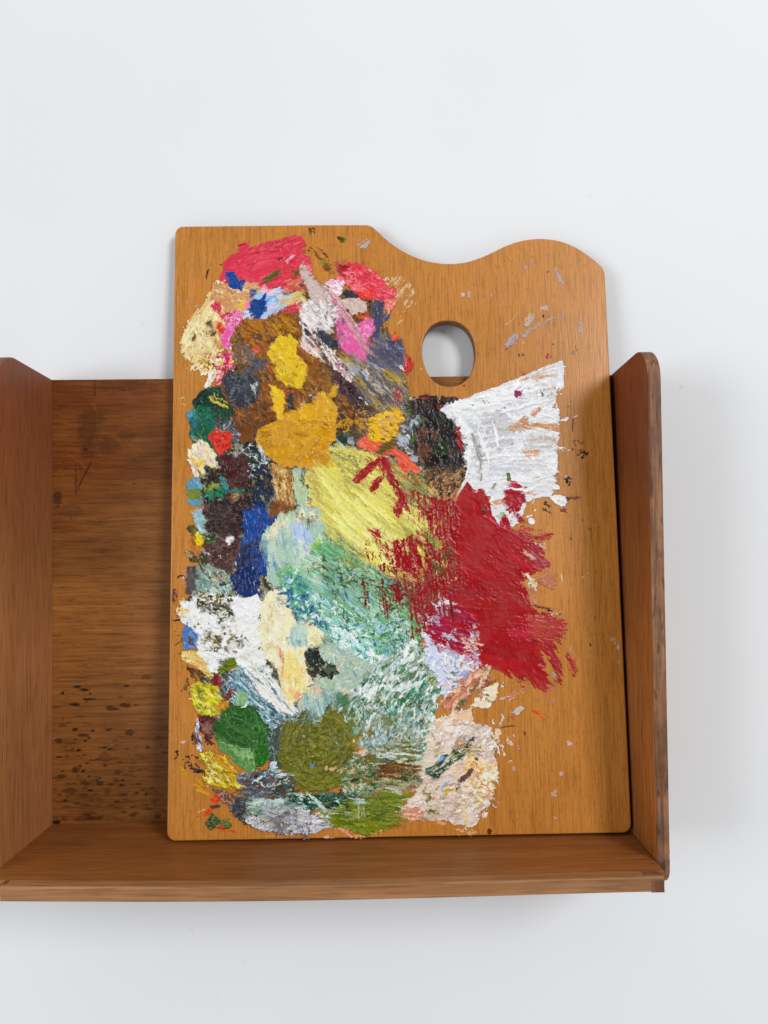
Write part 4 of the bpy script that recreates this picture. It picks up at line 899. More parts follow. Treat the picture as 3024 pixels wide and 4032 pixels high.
P('black', "890,450 920,418 980,430 1010,490 1090,530 1112,580 1080,622 1020,600 960,560 920,510", "1f2822:3 121a18:2 3c4a3a", 35, (40, 8), 9, 1, .7)
P('black', "920,420 980,430 1000,480 930,480", "4c5a48 6a7460 2c3830", 30, cover=.8, th=.5)
D('black', "950,500 1050,510 1080,580 990,570", "8a8c74 0e1412 2c3830 b8b496 181e1c", 36, 20, 5, 25, 50, .45)
T('black', "1050,600 1100,640 1130,660", 8, "3c4440", .3, cover=.7); T('black', "1080,580 1140,590 1160,605", 7, "4a504a", .3, cover=.8)
# ---- white and green scraped mixture, section C right / G / H
P('foam', "1100,640 1180,600 1350,560 1480,540 1560,400 1640,380 1680,420 1700,640 1720,900 1760,1100 1640,1180 1400,1160 1260,1060 1250,900 1230,760", "dfe8e2:3 4c8a6a:2 88b098:2 2f6a52:2 c6d6d2:2 6c7a34", -52, (50, 9), 13, 1, .5)
Z('G')
P('foam', "380,690 430,640 500,620 535,680 560,790 640,880 660,960 620,1050 620,1130 560,1260 480,1330 300,1350 0,1350 0,900 200,800", "dfe8e2:3 5c9274:2 88b098:2 2f6a52:2 c6d6d2:2 6c7a34", -52, (50, 9), 13, 1, .5)
D('foam', "10,900 200,800 400,680 530,700 640,900 560,1150 300,1200 0,1160", "eef2f0 f6f8f6 d0dcd8 7aa88c 3c7456 2a5c48 a4c0b0 5c7c3c 8a8a3c b8ccd0 c8d4e0", 720, 36, 8, -52, 30, .5)
D('foam', "0,840 200,810 300,900 200,1020 40,1020", "f0f2f0 e4e8ea 5c8068 d8e0dc 8aa094 3a5a48", 140, 34, 9, -70, 30, .5)
P('foam', "290,860 360,860 365,900 300,895", "d86a70 f0e8e8 e8a0a4", 10, (20, 6), 8, .5, .4)
P('foam', "70,890 110,880 130,950 95,960", "f2ead4 e8dcc0", 80, th=.7); P('foam', "120,850 190,820 200,880 140,900", "dcdfe8 ccd0dc", th=.5)
P('foam', "460,1060 500,960 560,850 650,910 620,1000 530,1090", "2f7050:2 9cb8a8:2 4c8868:2 e0e8e4 1c5038", -50, (70, 7), 10, 1, .5)
D('foam', "480,1040 560,830 640,920 560,1080", "2c6c4c a8c4b4 e8eeea 1f5a40 70a488", 50, 60, 7, -50, 8, .45)
P('foam', "620,850 660,915 640,945 600,890", "2c6a38 3c7c44", 60, th=.5, rough=6)
P('foam', "430,700 460,650 520,640 535,700 500,800 440,780", "eceeec d4dcd4 5c8464 b8c8b8", -60, (36, 8), 10, 1, .55)
D('foam', "420,760 460,720 470,800 440,830", "c8a878 e4d4b0 8a6a40 e8ece8", 16, 20, 6, 70, 30, .5)
P('foam', "560,840 600,835 640,880 620,905", "e0b84a 4a8a4c", 45, cover=.5, th=.4)
# olive base, lower right of the swirl, with pale flecks
Z('C')
P('olive', "1150,1060 1200,940 1300,900 1450,920 1659,960 1659,1110 1600,1160 1400,1150 1250,1140", "7a7a2c:3 8c8a3c:2 5e6a2c d0dcd8:2 8ab0c0", 0, (26, 8), 13, 1, .45)
D('foam', "1290,930 1660,900 1660,1110 1400,1130 1300,1060", "d8e4e8 a8c8d8 e8eeee 2a6a68 7a7c30 88a8b0 6c6c28 3c5c50", 260, 30, 5, 88, 12, .4)
D('foam', "1300,980 1640,960 1640,1130 1380,1130", "e8eeee c8dce4 8a8a3c d4dcd8", 110, 34, 4, 0, 10, .35)
P('foam', "1380,1130 1640,1110 1640,1140 1420,1150", "e0e4e0 f0f2f0 b8c4c0", 0, (70, 5), 8, .6, .45)
P('foam', "1475,900 1505,890 1510,940 1480,950", "5a947a", th=.4); P('foam', "1190,960 1260,930 1280,980 1220,1010", "7cb49c 60a084 a8ccbc", -40, (40, 8), 8, .85, .5)
P('foam', "1240,1100 1290,1070 1310,1120 1260,1120", "ecc8b0 f0d8c4 e09060", -20, th=.5, rough=7); P('foam', "1215,1080 1255,1060 1250,1095", "d0502c c06a3c", cover=.8, th=.4, rough=5)
P('foam', "1100,740 1130,700 1200,720 1180,790 1130,800", "4c7458 6a9478 345c44", 60, (40, 8), 9, 1, .45)
P('foam', "1120,620 1180,600 1200,700 1160,720", "e8dcc8 f0e8d8 d8c8b0", 75, th=.6)
# yellow dabs, maroon
P('lime', "150,670 190,630 250,640 330,680 350,740 400,780 360,850 290,840 230,870 180,820 160,750", "d4cc24:2 bcb41e:2 e6de62 ac8a1c 6c7a20", 40, (30, 8), 11, 1, .8)
D('lime', "160,670 260,640 360,760 340,840 200,840", "e4e040 f0ec80 c8bc1c 8a8420 d8cc2c b89820 6a7420 e8e4a0", 110, 24, 7, 30, 45, .6)
P('lime', "310,840 330,790 380,755 400,780 365,860", "c48c22 b07a1c d8a030", -40, (36, 7), 8, 1, .5)
P('umber', "190,870 250,860 340,880 325,940 290,1010 325,1060 250,1040 205,960", "5c2622:2 3c1a18:2 7a4a42 8c5e54", 40, (36, 8), 10, 1, .5)
P('umber', "230,920 300,900 320,960 260,990", "8c6058 a07a70 6a3c38", 10, (40, 7), 9, .7, .4)
P('umber', "195,860 230,850 240,900 200,900", "8a1418 6a1014", th=.5)
P('umber', "178,885 195,868 212,960 240,1060 222,1100 195,1085", "eaeaee:2 a4a4c0 c8c8d8 4a3c58", 72, (50, 6), 7, .85, .5)
P('specks', "155,1000 180,880 190,900 185,1010 165,1040", "4a3420 33251a", 85, cover=.5, th=.15)
P('lime', "350,765 420,660 442,690 392,762", "682420 7c342c", -52, th=.45, rough=5)
P('steel', "340,860 380,790 460,800 430,875 350,912", "3c5c3c 4c6c4a 2c4a30", -40, (50, 7), 8, 1, .45)
# leaf green
P('leaf', "290,940 350,870 370,820 440,790 560,785 620,870 660,930 682,1010 665,1130 620,1180 560,1185 540,1080 450,1060 330,1010", "2d5c1f:3 346a26:2 254e1c:2", 68, (70, 10), 9, 1, .7)
P('leaf', "560,1080 600,1000 680,950 685,1100 625,1195 560,1185", "2a6c1a 347a24 225814", 75, (80, 9), 8, .9, .6)
P('leaf', "310,1010 400,1040 480,1070 570,1075 572,1200 560,1248 500,1212 400,1130 330,1062", "5c8a4a:2 78a068:2 4a7a3e 8cb07e", 44, (110, 8), 8, 1, .55)
P('leaf', "470,1060 500,1060 560,1080 565,1190 520,1170 480,1130", "88ac78 7ca46c 9cbc8e", 80, (80, 7), 8, .7, .5)
D('leaf', "330,900 560,820 660,960 620,1140 520,1040", "3c7430 24501a 4c8440 2e6020", 90, 40, 8, 65, 25, .5)
P('leaf', "445,770 455,710 500,690 530,740 512,790 462,800", "88b082:3 9cc096 78a070", 80, (60, 9), 5, 1, .6)
T('leaf', "480,805 510,800 525,770", 8, "e8f0e4", .5)
P('bottom', "655,960 740,920 735,1100 755,1210 650,1215 665,1130", "4c5c52:2 3a4a46:2 8c9a98 2c3c34", 70, (40, 8), 10, 1, .45)
P('bottom', "670,1170 710,1160 720,1210 680,1215", "e0e4ec b8c0d0", 40, th=.5)
# olive swirl
P('olive', "735,980 760,900 800,870 850,880 870,810 920,830 1000,880 1060,800 1180,830 1290,810 1270,900 1205,960 1195,1020 1215,1110 1165,1190 1155,1290 1080,1330 1000,1350 940,1382 900,1375 830,1312 760,1232 722,1140", "6b6b24:4 5d5f1e:2 78782c:3 838032", -40, (120, 11), 9, 1, .8, swirl=(985, 1080))
P('olive', "740,1100 790,1000 860,960 840,1100 900,1240 1000,1320 940,1382 830,1312 760,1232", "75742a 66661f 808034", 60, (90, 8), 8, .6, .6, swirl=(985, 1060))
P('olive', "860,1300 1000,1260 1120,1230 1150,1290 1000,1350 930,1380", "7c8030 88862e 6a6c24", -12, (120, 8), 9, .9, .6)
D('olive', "800,960 1180,900 1200,1120 1080,1280 850,1240", "78762c 5a5c1c 82803a 6c6c26 8c8840 4c5018", 90, 50, 7, -40, 70, .6)
D('olive', "860,960 1180,920 1180,1060 960,1240", "a8a86c 6c6a22 8a8a44", 30, 44, 3, -50, 60, .9)
P('olive', "1160,1060 1240,980 1330,935 1345,990 1225,1052", "96801e 7a6c1c a89030", -36, (80, 7), 8, 1, .5)
D('foam', "740,860 900,830 1060,800 960,920 860,930", "2c4a3c 8aa4a4 4c6050 c8d4d0 6a8a8c 3c5030", 70, 26, 6, -50, 40, .5)
T('olive', "880,990 910,985 930,995", 8, "8ab0c0", .4); P('olive', "1095,1030 1110,1010 1118,1050 1100,1060", "8cb4c8", th=.4, rough=5); P('olive', "925,1180 940,1150 960,1200 945,1212", "6a94a8", th=.4, rough=6)
# ------------------------------------------------ section D: the foot of the palette
Z('D')
P('bottom', "450,250 560,230 700,215 800,290 830,330 900,380 1000,390 1150,360 1200,440 1100,470 900,500 780,560 640,560 520,490 480,400", "9cb8b2:2 c8d8d2:2 5c8a82 2a5a50 6a4a28 e2eae6", 6, (60, 7), 12, 1, .45)
P('bottom', "450,260 560,240 700,220 780,290 640,300 570,360 500,370 460,330", "4c7a9c:2 bacdd4:2 2a5a80 8a9aa4 d8e0e4", 12, (60, 7), 11, 1, .5)
P('bottom', "560,310 780,300 800,350 770,395 520,412 500,392 540,350", "6a3e1a:3 7c4e24:2 502c14 8a6a40", 3, (110, 6), 9, 1, .4)
P('bottom', "455,300 560,290 640,370 540,360 500,360", "2c5c84 6a98b0 3c6c8c c8d4d8", 30, (40, 6), 8, .8, .45)
D('bottom', "460,260 780,230 790,380 520,400", "8a5a2c c8d8dc 3a6a88 5c3418 6a4a3c 2c4a50 a8b8bc 1e3c50", 170, 36, 5, 6, 12, .4)
P('bottom', "780,395 900,385 1100,375 1300,400 1220,470 1000,482 850,442", "1e4a3a:3 2c5a4a:2 14342c 8ca890 e0e8e0", 8, (60, 7), 11, .9, .45)
D('bottom', "780,380 1200,370 1200,470 850,460", "1a4438 2c6450 d8e4dc 7aa090 4c6a34 123028", 110, 30, 6, 8, 20, .45)
D('bottom', "520,410 880,430 900,540 600,540", "d8e4de a8c8c0 e8eeea 7aa49c 4a6a64 c8d8cc 8c9a6a", 150, 32, 7, 8, 25, .5)
T('bottom', "815,330 825,370", 12, "d8b020", .5); P('bottom', "970,462 985,455 990,470 975,475", "f4f4f0", th=.6, rough=3)
P('lime', "210,130 250,80 300,90 340,120 460,220 445,270 480,330 380,342 270,322 240,280 250,190", "c4a034:2 dccc38:2 8a8a2a b07c24 e8dc70", 40, (60, 7), 11, 1, .6)
D('lime', "230,110 320,110 440,230 400,320 260,300", "e8e058 b88a24 d0b030 8a7a24 e8e8a0 a86e20 6a7024 f0f0c0", 110, 30, 6, 42, 25, .5)
P('lime', "280,130 330,110 450,220 440,250", "c88c2c d8a23c b0782c", 42, (70, 6), 7, .8, .5)
P('wash', "60,180 150,230 250,300 240,380 150,330 120,280", "c89a2c b8882c d0ac40", 45, (60, 7), 12, .35, .1)
P('bottom', "270,335 360,342 440,390 500,420 500,475 520,545 430,492 360,432", "6a4428:2 8a6c54 4c3c3c c0a090 5a4a38", 46, (60, 7), 9, 1, .55)
P('grey', "410,480 460,395 490,360 512,420 540,500 560,510 600,570 612,602 500,562", "4c4c56:2 302e36:2 6c6a5c 8a8a8c", 40, (36, 8), 9, 1, .8)
P('grey', "500,545 560,500 640,560 700,490 760,540 830,490 900,460 950,490 1000,530 1080,560 1092,590 960,632 860,632 800,600 780,642 640,612 600,600", "c4c4ca:3 a8a8b2:2 dcdce2:2 8c8c94 e8e8ee", -30, (40, 12), 9, 1, 1.3, br=1.0)
D('grey', "560,530 700,500 900,480 1080,570 960,620 700,610", "d8d8de b0b0b8 94949c e6e6ea c4c4cc 76767e", 60, 50, 18, -35, 50, 1.0)
D('grey', "640,450 780,430 900,500 820,560 660,540", "c0c0c8 6a6a70 d0d8d4 a0a0a8 8a8c70 4a4a50 b0b4a0", 50, 26, 11, -30, 50, .8)
D('grey', "560,540 640,560 800,590 760,560", "8a8a44 a8a060 4a4a3a", 16, 26, 4, 40, 40, .4)
P('grey', "850,480 900,462 930,500 900,560 850,560", "c8c8ca a4a4a6 d8d8da", -40, (40, 10), 8, 1, 1.2)
T('grey', "1090,575 1130,582 1170,572", 10, "d8d8d8", .5)
P('moss', "1090,590 1050,560 1010,480 1100,440 1250,400 1400,355 1560,360 1595,380 1545,440 1540,590 1420,612 1300,642 1180,612", "7c862c:3 6e7a26:2 8a943c:2 5e6c22", 3, (130, 8), 10, 1, .45)
P('moss', "1010,470 1130,455 1230,500 1210,545 1060,545", "c8d4c8 a8bca4 e0e8e0 5a7c50", 2, (40, 6), 10, .5, .45)
D('moss', "1060,440 1300,400 1540,380 1530,580 1200,590", "8e983c 647020 98a050 545f1c a0a858 4a6a3c", 130, 60, 6, 2, 10, .35)
T('moss', "1245,450 1250,500 1248,540", 7, "d0d8b0", .4); T('moss', "1285,460 1290,530", 6, "c8d0a8", .4)
P('moss', "1230,400 1300,395 1290,440 1240,440", "a8c4c4 c8d8d4", 0, cover=.8, th=.4)
P('bottom', "1130,300 1180,190 1300,130 1400,240 1420,340 1300,385 1150,385", "8a8a60:2 2c5c3c:2 d6d6be:2 6c6c2c 4a7a60", 0, (36, 8), 12, 1, .45)
D('bottom', "1130,180 1300,120 1420,200 1420,350 1150,380", "2c5a38 d8dcc8 7a7a34 b8c0a0 1c4a30 4c7c5c e0e4d8 5c5c28 8aa890 d8b890", 220, 28, 7, -40, 60, .45)
P('bottom', "1370,150 1400,120 1420,170 1390,210", "1f5a4c 2c7060", th=.4); P('bottom', "1430,180 1475,165 1475,210 1440,215", "4c9a78 60a888", th=.45, rough=6)
P('bottom', "1330,310 1355,300 1365,350 1345,355", "3c7a34", th=.5, rough=5)
P('bottom', "1370,220 1450,180 1520,165 1680,165 1680,285 1520,285 1390,295", "6a3e1a:2 8a5c2c:2 5a4a22 a8885c", 2, (120, 6), 10, 1, .4)
P('bottom', "1390,290 1560,270 1680,265 1680,340 1500,375 1370,355", "c8ccb2:2 a8a88a:2 e0e2d4 8a8a54", 2, (100, 6), 10, .9, .4)
D('bottom', "1380,180 1660,170 1660,340 1400,360", "8a5a2c d8d8c4 5c3414 7a7a3c b8b89c 6a4420 a8a884", 120, 40, 5, 2, 10, .35)
D('bottom', "1300,60 1660,60 1660,160 1400,160", "7c7a30 d8dfd8 8c8a44 5c6a2c c8d0c4 6a6a28", 100, 34, 5, 0, 12, .4)
P('flesh', "1095,590 1180,600 1210,652 1165,645", "dcae8a c8906c", 40, (40, 7), 6, .9, .3); P('flesh', "1180,650 1300,640 1400,612 1410,650 1300,660 1200,662", "d8a67a c48850 e4bc98", 0, (70, 6), 8, .55, .25)
P('specks', "1010,660 1050,640 1070,662 1030,668", "e8d8c8 d8c0a8", th=.4, rough=4); P('specks', "818,640 832,645 822,655", "f0ece8", th=.4, rough=3)
for a in ("640,655 700,650", "1060,662 1090,660"): T('specks', a, 5, "e4d0b8", .3)
P('orange', "280,400 320,370 345,420 320,455 300,500 250,522 250,480 285,450", "d84c20 c84018 e06438", 60, (36, 8), 8, .9, .4)
P('orange', "250,565 290,490 340,540 410,560 412,605 300,600 262,612", "3c4a2a:2 525c30 2c3a20 7a8058", 30, (40, 8), 7, 1, .45)
P('orange', "280,455 340,440 342,465 290,472", "3c4a2c", th=.4, rough=5); P('orange', "300,560 400,535 412,600 310,590", "6a7440 7c8450 4a5430", 0, (40, 7), 8, .8, .4)
P('orange', "320,580 370,575 360,592 330,592", "d0482c", th=.4, rough=5)
T('orange', "180,522 230,512 285,500", 10, "d85a20 e07030", .15, cover=.6); P('wash', "300,602 400,600 480,630 510,645 400,625", "d84c18 e06428", 15, (80, 5), 8, .5, .12)
P('wash', "230,300 330,370 250,390 130,330", "cc9030 d8a040", 40, (50, 6), 10, .3, .1)
T('wash', "190,500 230,480 260,460", 5, "e8c0a0", .15, cover=.6)
for a in ("42,105 60,95 78,93", "60,96 66,118 58,128", "40,150 52,140 62,142", "145,208 190,214 240,222", "160,228 200,226 240,230", "235,225 245,240 240,262", "150,120 170,118", "100,150 112,148", "128,160 150,170", "185,180 210,200"):
    T('specks', a, 8, "18100c 2a1c14", .2, rough=4)
D('specks', "100,120 240,120 240,250 110,220", "2a1a10 4a3018 6a4420", 26, 12, 4, 20, 60, .12)
D('specks', "85,30 120,25 110,55 85,50", "e4e0e4 d4c8d0", 4, 14, 5, -40, 20, .2)
P('specks', "160,0 200,0 200,60 170,40", "4a3420 5c4428", 80, cover=.5, th=.15)
# ------------------------------------------------ flesh patch
Z('G')
P('flesh', "690,960 740,880 830,830 900,800 965,850 930,910 860,930 800,1045 740,1055 680,1045 655,1010", "c48870:3 b4765e:2 d6a68e:2", -50, (50, 8), 11, 1, .4)
P('flesh', "830,1030 870,960 930,910 1000,880 990,960 945,1030 880,1038", "eedcc4:3 e4ceb4 f4e8d8", 20, (60, 10), 7, 1, .5)
D('flesh', "880,940 980,910 940,1000 880,1010", "b87a60 6a7a4c e0c4a8 8a5a48", 14, 18, 6, 40, 40, .4)
P('flesh', "700,1110 760,1060 845,1040 840,1110 740,1130", "ecd6c0 e0bea4 f2e4d4", -20, (40, 9), 10, 1, .5)
T('flesh', "730,1030 760,1025 790,1000 800,990", 22, "4c6a2c 3c5a24 64803c", .5, taper=.3); T('flesh', "830,960 850,920 880,890 895,860", 16, "5c6a34 4c5c2c", .4, cover=.8); T('flesh', "810,940 840,950", 16, "5a7a3c", .4)
T('flesh', "890,915 930,900 985,870", 14, "8c4a40 7a5a3c", .35, cover=.8)
D('flesh', "880,760 960,800 940,860 890,830", "e0b48c c88a70 eccfb0 5a7458", 22, 22, 7, -60, 30, .4)
P('flesh', "1010,890 1028,880 1030,925 1015,920", "e8e0d4 a89a8a", 80, th=.4, rough=5)
Z('H')
P('flesh', "430,725 470,680 520,600 540,540 560,450 580,330 580,250 620,200 680,175 720,150 840,130 850,200 880,250 940,240 960,300 985,380 975,430 1000,480 995,545 960,560 945,600 958,650 945,720 900,740 860,825 800,832 700,802 560,792 430,782", "e2d4c6:3 d6c8be:3 ead9c8:2 c6b4aa:2", -25, (60, 10), 12, 1, .55)
P('flesh', "620,200 720,150 840,130 830,210 740,240 640,260", "e6c8ae d8ac8e f0dcc8", -20, (40, 8), 11, .85, .5)
P('flesh', "840,220 930,250 965,330 980,395 900,385 810,300", "c8c0be:2 b8aeac d8d0cc", 55, (70, 8), 10, .9, .5)
P('flesh', "680,300 740,240 800,240 760,320 700,340", "ece4dc f4efe8 dcd0c8", -50, (50, 7), 9, .9, .6)
P('flesh', "840,230 870,215 880,270 850,290", "b09888 c8b0a0", 70, th=.4)
P('flesh', "830,430 990,455 998,545 960,560 900,610 860,520", "e6c476:2 f0e2b8:2 dca050 f3ecd8:2 e8d4c4", 68, (50, 7), 10, 1, .8)
P('flesh', "780,620 950,590 955,650 940,722 850,712 790,660", "f2eae0:3 e6d094 e2cec0:2 d8b4a4", 60, (50, 8), 10, 1, .8)
P('flesh', "720,460 830,430 860,520 800,560 720,540 690,520", "e4d0c4 d8b8ac ecdcd0 d8c0a0", -40, (60, 7), 10, .8, .5)
D('flesh', "800,450 990,470 950,700 800,680", "f4ecdc e8c878 f0dca8 e0ac5c fbf6ec d8bca8 dcc4b8", 110, 40, 8, 62, 25, .7)
D('flesh', "600,230 940,260 950,400 700,300", "ece2d8 d4c4b8 e8c8b0 f2ebe2 c0b0a8", 120, 34, 9, -35, 40, .5)
D('flesh', "470,690 700,620 800,700 760,790 560,780", "dacac0 e8dcd2 c8b4aa d8bcae", 90, 44, 9, -10, 25, .4)
P('flesh', "590,330 660,300 680,400 620,420", "d8c0b0 cab0a0 b0ac7c", -30, (30, 7), 10, .7, .45)
P('flesh', "565,500 640,440 700,400 760,330 850,310 835,380 760,430 690,480 640,545 600,552 570,530", "1e4838:3 163a2e:2 2f5a48", -40, (40, 8), 11, .82, .6)
D('flesh', "570,510 700,410 840,320 820,390 640,530", "143428 2c5c48 e0dcc8 d8c050 1a3c30 5a7a60", 60, 22, 6, -35, 40, .5)
P('flesh', "770,330 890,350 880,400 820,420 780,370", "dcc450 e8d878 1c2c20 d8b840 3a3a20", 0, (50, 4), 9, .5, .6, CL=(50, 4))
P('flesh', "720,350 760,320 800,330 760,370 720,380", "d8903c c87a30 e0b060", -35, cover=.8, th=.5)
T('flesh', "870,425 850,470 825,520 790,545 770,570 762,605", 22, "6a4c42 5c3c38 7c6054", .6, taper=.3); P('flesh', "745,590 778,580 775,615 750,618", "5a3a34 6a4c44", th=.5, rough=5)
T('flesh', "790,295 800,320", 8, "3a2c20", .4); T('flesh', "830,310 815,360", 9, "3c2c28", .4)
P('flesh', "665,612 740,600 722,640 682,642", "d6ae30 e0c458", 0, th=.5); P('flesh', "630,440 665,410 680,425 640,460", "84acdc", th=.4, rough=6); P('flesh', "650,605 710,545 705,580 665,615", "8ab0dc a8c4e4", -40, th=.4, rough=6)
P('flesh', "745,625 785,620 780,640 750,642", "d0c084 b8a868", th=.4, rough=6)
P('flesh', "555,600 612,610 600,685 560,685", "7c7c34 8a8844", 80, (30, 7), 9, .6, .4); P('flesh', "565,740 655,735 640,755 600,790 575,780", "7a7c34 6a6c2c", 0, (40, 5), 8, .5, .35); P('flesh', "660,640 690,640 685,740 670,740", "8a8a4c 9c9c6c", 88, (40, 5), 8, .4, .35)
P('flesh', "420,785 425,735 500,710 560,740 552,800 470,800", "c89078:2 dca888 b87a64 ecc8a8", 8, (60, 8), 9, 1, .45)
P('wash', "540,790 700,810 725,830 610,825", "dc9c68 e4b48c", 5, (50, 5), 8, .5, .12)
P('flesh', "850,740 940,745 925,790 870,795", "e0cfc8 d0a08c f0e8e0", -30, cover=.6, th=.4)
P('flesh', "780,700 812,690 818,860 800,862", "e6d6ae d8c090", 88, (60, 6), 6, .8, .5); P('wash', "740,840 880,855 850,890 760,880", "e4b890 d8a070", 20, (40, 5), 9, .4, .15)
P('flesh', "950,260 1012,250 1040,420 980,408", "e6d0b4 d8b898 f0e2d0", 70, (30, 6), 9, .5, .35); P('flesh', "1050,290 1088,285 1082,352 1050,342", "e4d0bc d0b098", 70, cover=.55, th=.3)
P('flesh', "960,210 965,195 975,230 962,230", "ece0d4", th=.4, rough=4); P('flesh', "1035,455 1070,445 1070,462 1045,465", "dcc8b4", cover=.6, th=.3)
# bits to the right of the flesh patch
P('specks', "1005,235 1018,165 1032,180 1022,240", "e8e4d8 d0ccc0", 80, th=.35, rough=5)
P('specks', "1072,158 1100,140 1150,122 1152,145 1110,175", "dde2ea c8d0dc", -20, th=.35, rough=6); P('specks', "1062,185 1100,170 1088,198", "d05028", th=.25, rough=5)
P('wash', "1180,145 1260,145 1300,195 1270,200", "c85c2c d07038", 30, (50, 7), 9, .5, .12)
P('specks', "1050,90 1060,40 1110,15 1095,80 1065,100", "c48c70 b87a60 d8b0a0", -50, th=.3); P('specks', "1000,75 1060,55 1070,65 1010,85", "e4dce0 d4c8d0", -20, cover=.8, th=.3, rough=5)
T('wash', "1180,80 1280,50 1380,-10", 10, "c0706a b88070", .12, cover=.6); T('wash', "1300,110 1340,80 1380,30", 8, "b8888c", .12, cover=.5)
T('wash', "1010,250 1050,240 1100,235", 7, "7a4a30", .12); T('wash', "1050,220 1060,180", 6, "8a6a74", .12)
for a, c_ in [("1105,355 1130,350 1128,378 1108,378", "b88a80"), ("1080,480 1100,482 1098,505 1082,502", "c8b0b0"), ("1150,272 1165,275 1160,300", "4a2c18"), ("1400,330 1440,335 1435,358 1412,358", "d0ccc8"), ("1352,515 1384,512 1380,540 1356,538", "c8c4c4"), ("1310,630 1350,625 1345,655 1318,652", "c4b4ac"),
    ("1325,780 1348,782 1340,800", "c8b4a8"), ("1482,762 1498,765 1492,782", "8a8478"), ("935,845 960,850 955,885 940,880", "6a2c18"), ("1080,795 1105,800 1098,820", "8a6a3c"), ("1130,820 1150,825 1145,845", "b09080"), ("1095,605 1108,607 1102,618", "d0a898")]:
    P('specks', a, c_, 0, rough=5, th=.18)
Z('G')
P('wash', "1120,860 1180,870 1180,950 1100,960 1050,930", "b8764c c48a5c", -40, cover=.4, th=.1)
P('specks', "1285,808 1315,805 1335,845 1310,850", "c8c0cc b8b4c4", 50, cover=.8, th=.2); P('specks', "1228,775 1250,775 1248,795", "b0acc0", th=.2, rough=4); P('specks', "1420,680 1440,678 1436,710 1424,706", "b8a0a8", th=.15, rough=5); T('specks', "1540,650 1550,665", 5, "2a1810", .1); T('specks', "1572,495 1576,510", 6, "3a2010", .1)
P('flesh', "1130,220 1165,240 1210,270 1240,295 1225,350 1185,330 1150,280", "d8d0b8:2 c8b094 e4e0d0", 60, (30, 7), 10, .8, .35)
P('flesh', "1230,255 1345,235 1355,290 1305,332 1245,312", "b8785a:2 c48a6c a86a50", -15, (50, 8), 9, .9, .25)
P('flesh', "1165,340 1230,330 1240,420 1200,420", "c48c70 b87858", 60, cover=.7, th=.25); T('wash', "1370,245 1378,270 1382,290", 4, "e8d8c0", .1)
P('flesh', "1230,450 1370,460 1390,500 1330,490 1240,500", "c88a5c a83c34 d8b898 2c2018", 0, (30, 7), 10, .5, .3)
P('wash', "1180,130 1280,120 1330,260 1260,250", "b87050 c08460", 30, cover=.4, th=.1)
Z('F')
P('crimson', "1050,850 1130,880 1250,960 1300,1090 1240,1140 1180,1100 1150,1000", "8c1630 9a2438 a83a48", 35, (110, 5), 10, .6, .25)
P('wash', "1140,860 1300,895 1335,900 1240,975 1180,955 1120,900", "b0503c a84434 c06c4c", -8, (110, 5), 9, .55, .15)
for a in ("1000,870 1090,905 1190,905", "1060,890 1150,925 1250,920", "1100,930 1200,945 1320,905", "1150,1100 1220,1140 1270,1110"):
    T('crimson', a, 12, "9a2030 a83038", .18, rough=5, cover=.75)
P('flesh', "1140,1010 1200,1000 1215,1060 1160,1080", "d0c4b8 b87a70 c8a090", 50, (30, 6), 10, .5, .3); P('wash', "1200,940 1280,960 1270,1000 1220,980", "c8a088 d0b09c", 30, cover=.5, th=.12)
# ------------------------------------------------ white swatch
P('white', "655,172 700,145 860,80 1000,30 1150,-30 1260,-80 1381,-122 1392,-60 1382,40 1350,25 1335,110 1362,180 1362,320 1340,440 1352,500 1342,560 1330,640 1312,685 1200,702 1165,720 1150,790 1115,835 1060,885 1000,850 960,790 940,690 900,640 860,650 815,600 770,660 748,692 810,560 820,470 820,340 780,312 750,275 725,235 695,215", "dededf:4 d2d2d6:4 ebebeb:3 c2c2c6", -8, (120, 16), 3, 1, .45)
P('white', "680,160 860,85 1140,-10 1300,30 1340,120 1250,160 1000,180 800,190", "f0f0f0:2 e2e2e4 f8f8f8", -18, (90, 14), 12, .6, .6)
P('white', "950,330 1120,350 1200,330 1340,320 1330,440 1150,430 1000,420", "d4d4d8 c8c8cc dedee2", 4, (150, 8), 12, .6, .2, keep=.2)
P('white', "930,480 1200,470 1340,450 1345,600 1200,600 950,610", "dcdce0 eeeeee d0d0d4", 2, (150, 10), 12, .6, .4)
D('white', "830,120 1330,60 1340,600 1150,690 900,560 850,330", "f6f6f6 fafafa eeeef0 e0e0e4", 70, 110, 9, -5, 30, .55)
D('white', "690,160 800,130 830,320 840,480 820,560 750,260", "fafafa f0f0f0 dcdce0", 50, 40, 12, 75, 30, .7)
P('white', "1290,436 1345,440 1350,500 1340,560 1300,540 1280,480", "f6f6f6", 80, th=.7); P('white', "1215,370 1260,355 1290,380 1260,410 1220,400", "f2f2f4", th=.55)
P('white', "835,310 870,340 900,420 905,520 900,595 880,605 885,500 868,410", "a8a4a0:2 c8c6c4 8a8680", 78, (90, 5), 5, .85, .15, keep=.2)
P('wash', "1010,310 1100,250 1180,255 1250,245 1362,255 1362,300 1250,285 1180,285 1060,300", "c29270 b4845c d0a888", 2, (120, 5), 8, .75, .12)
P('wash', "1080,270 1130,220 1170,225 1180,280 1100,280", "c49878 b88860", 10, (40, 7), 9, .7, .12)
P('wash', "1180,205 1240,155 1250,165 1210,215", "c89474", -40, (40, 6), 7, .75, .12); P('wash', "1130,405 1240,408 1235,440 1150,462", "c8a084 d0b098", 3, (90, 5), 8, .65, .12)
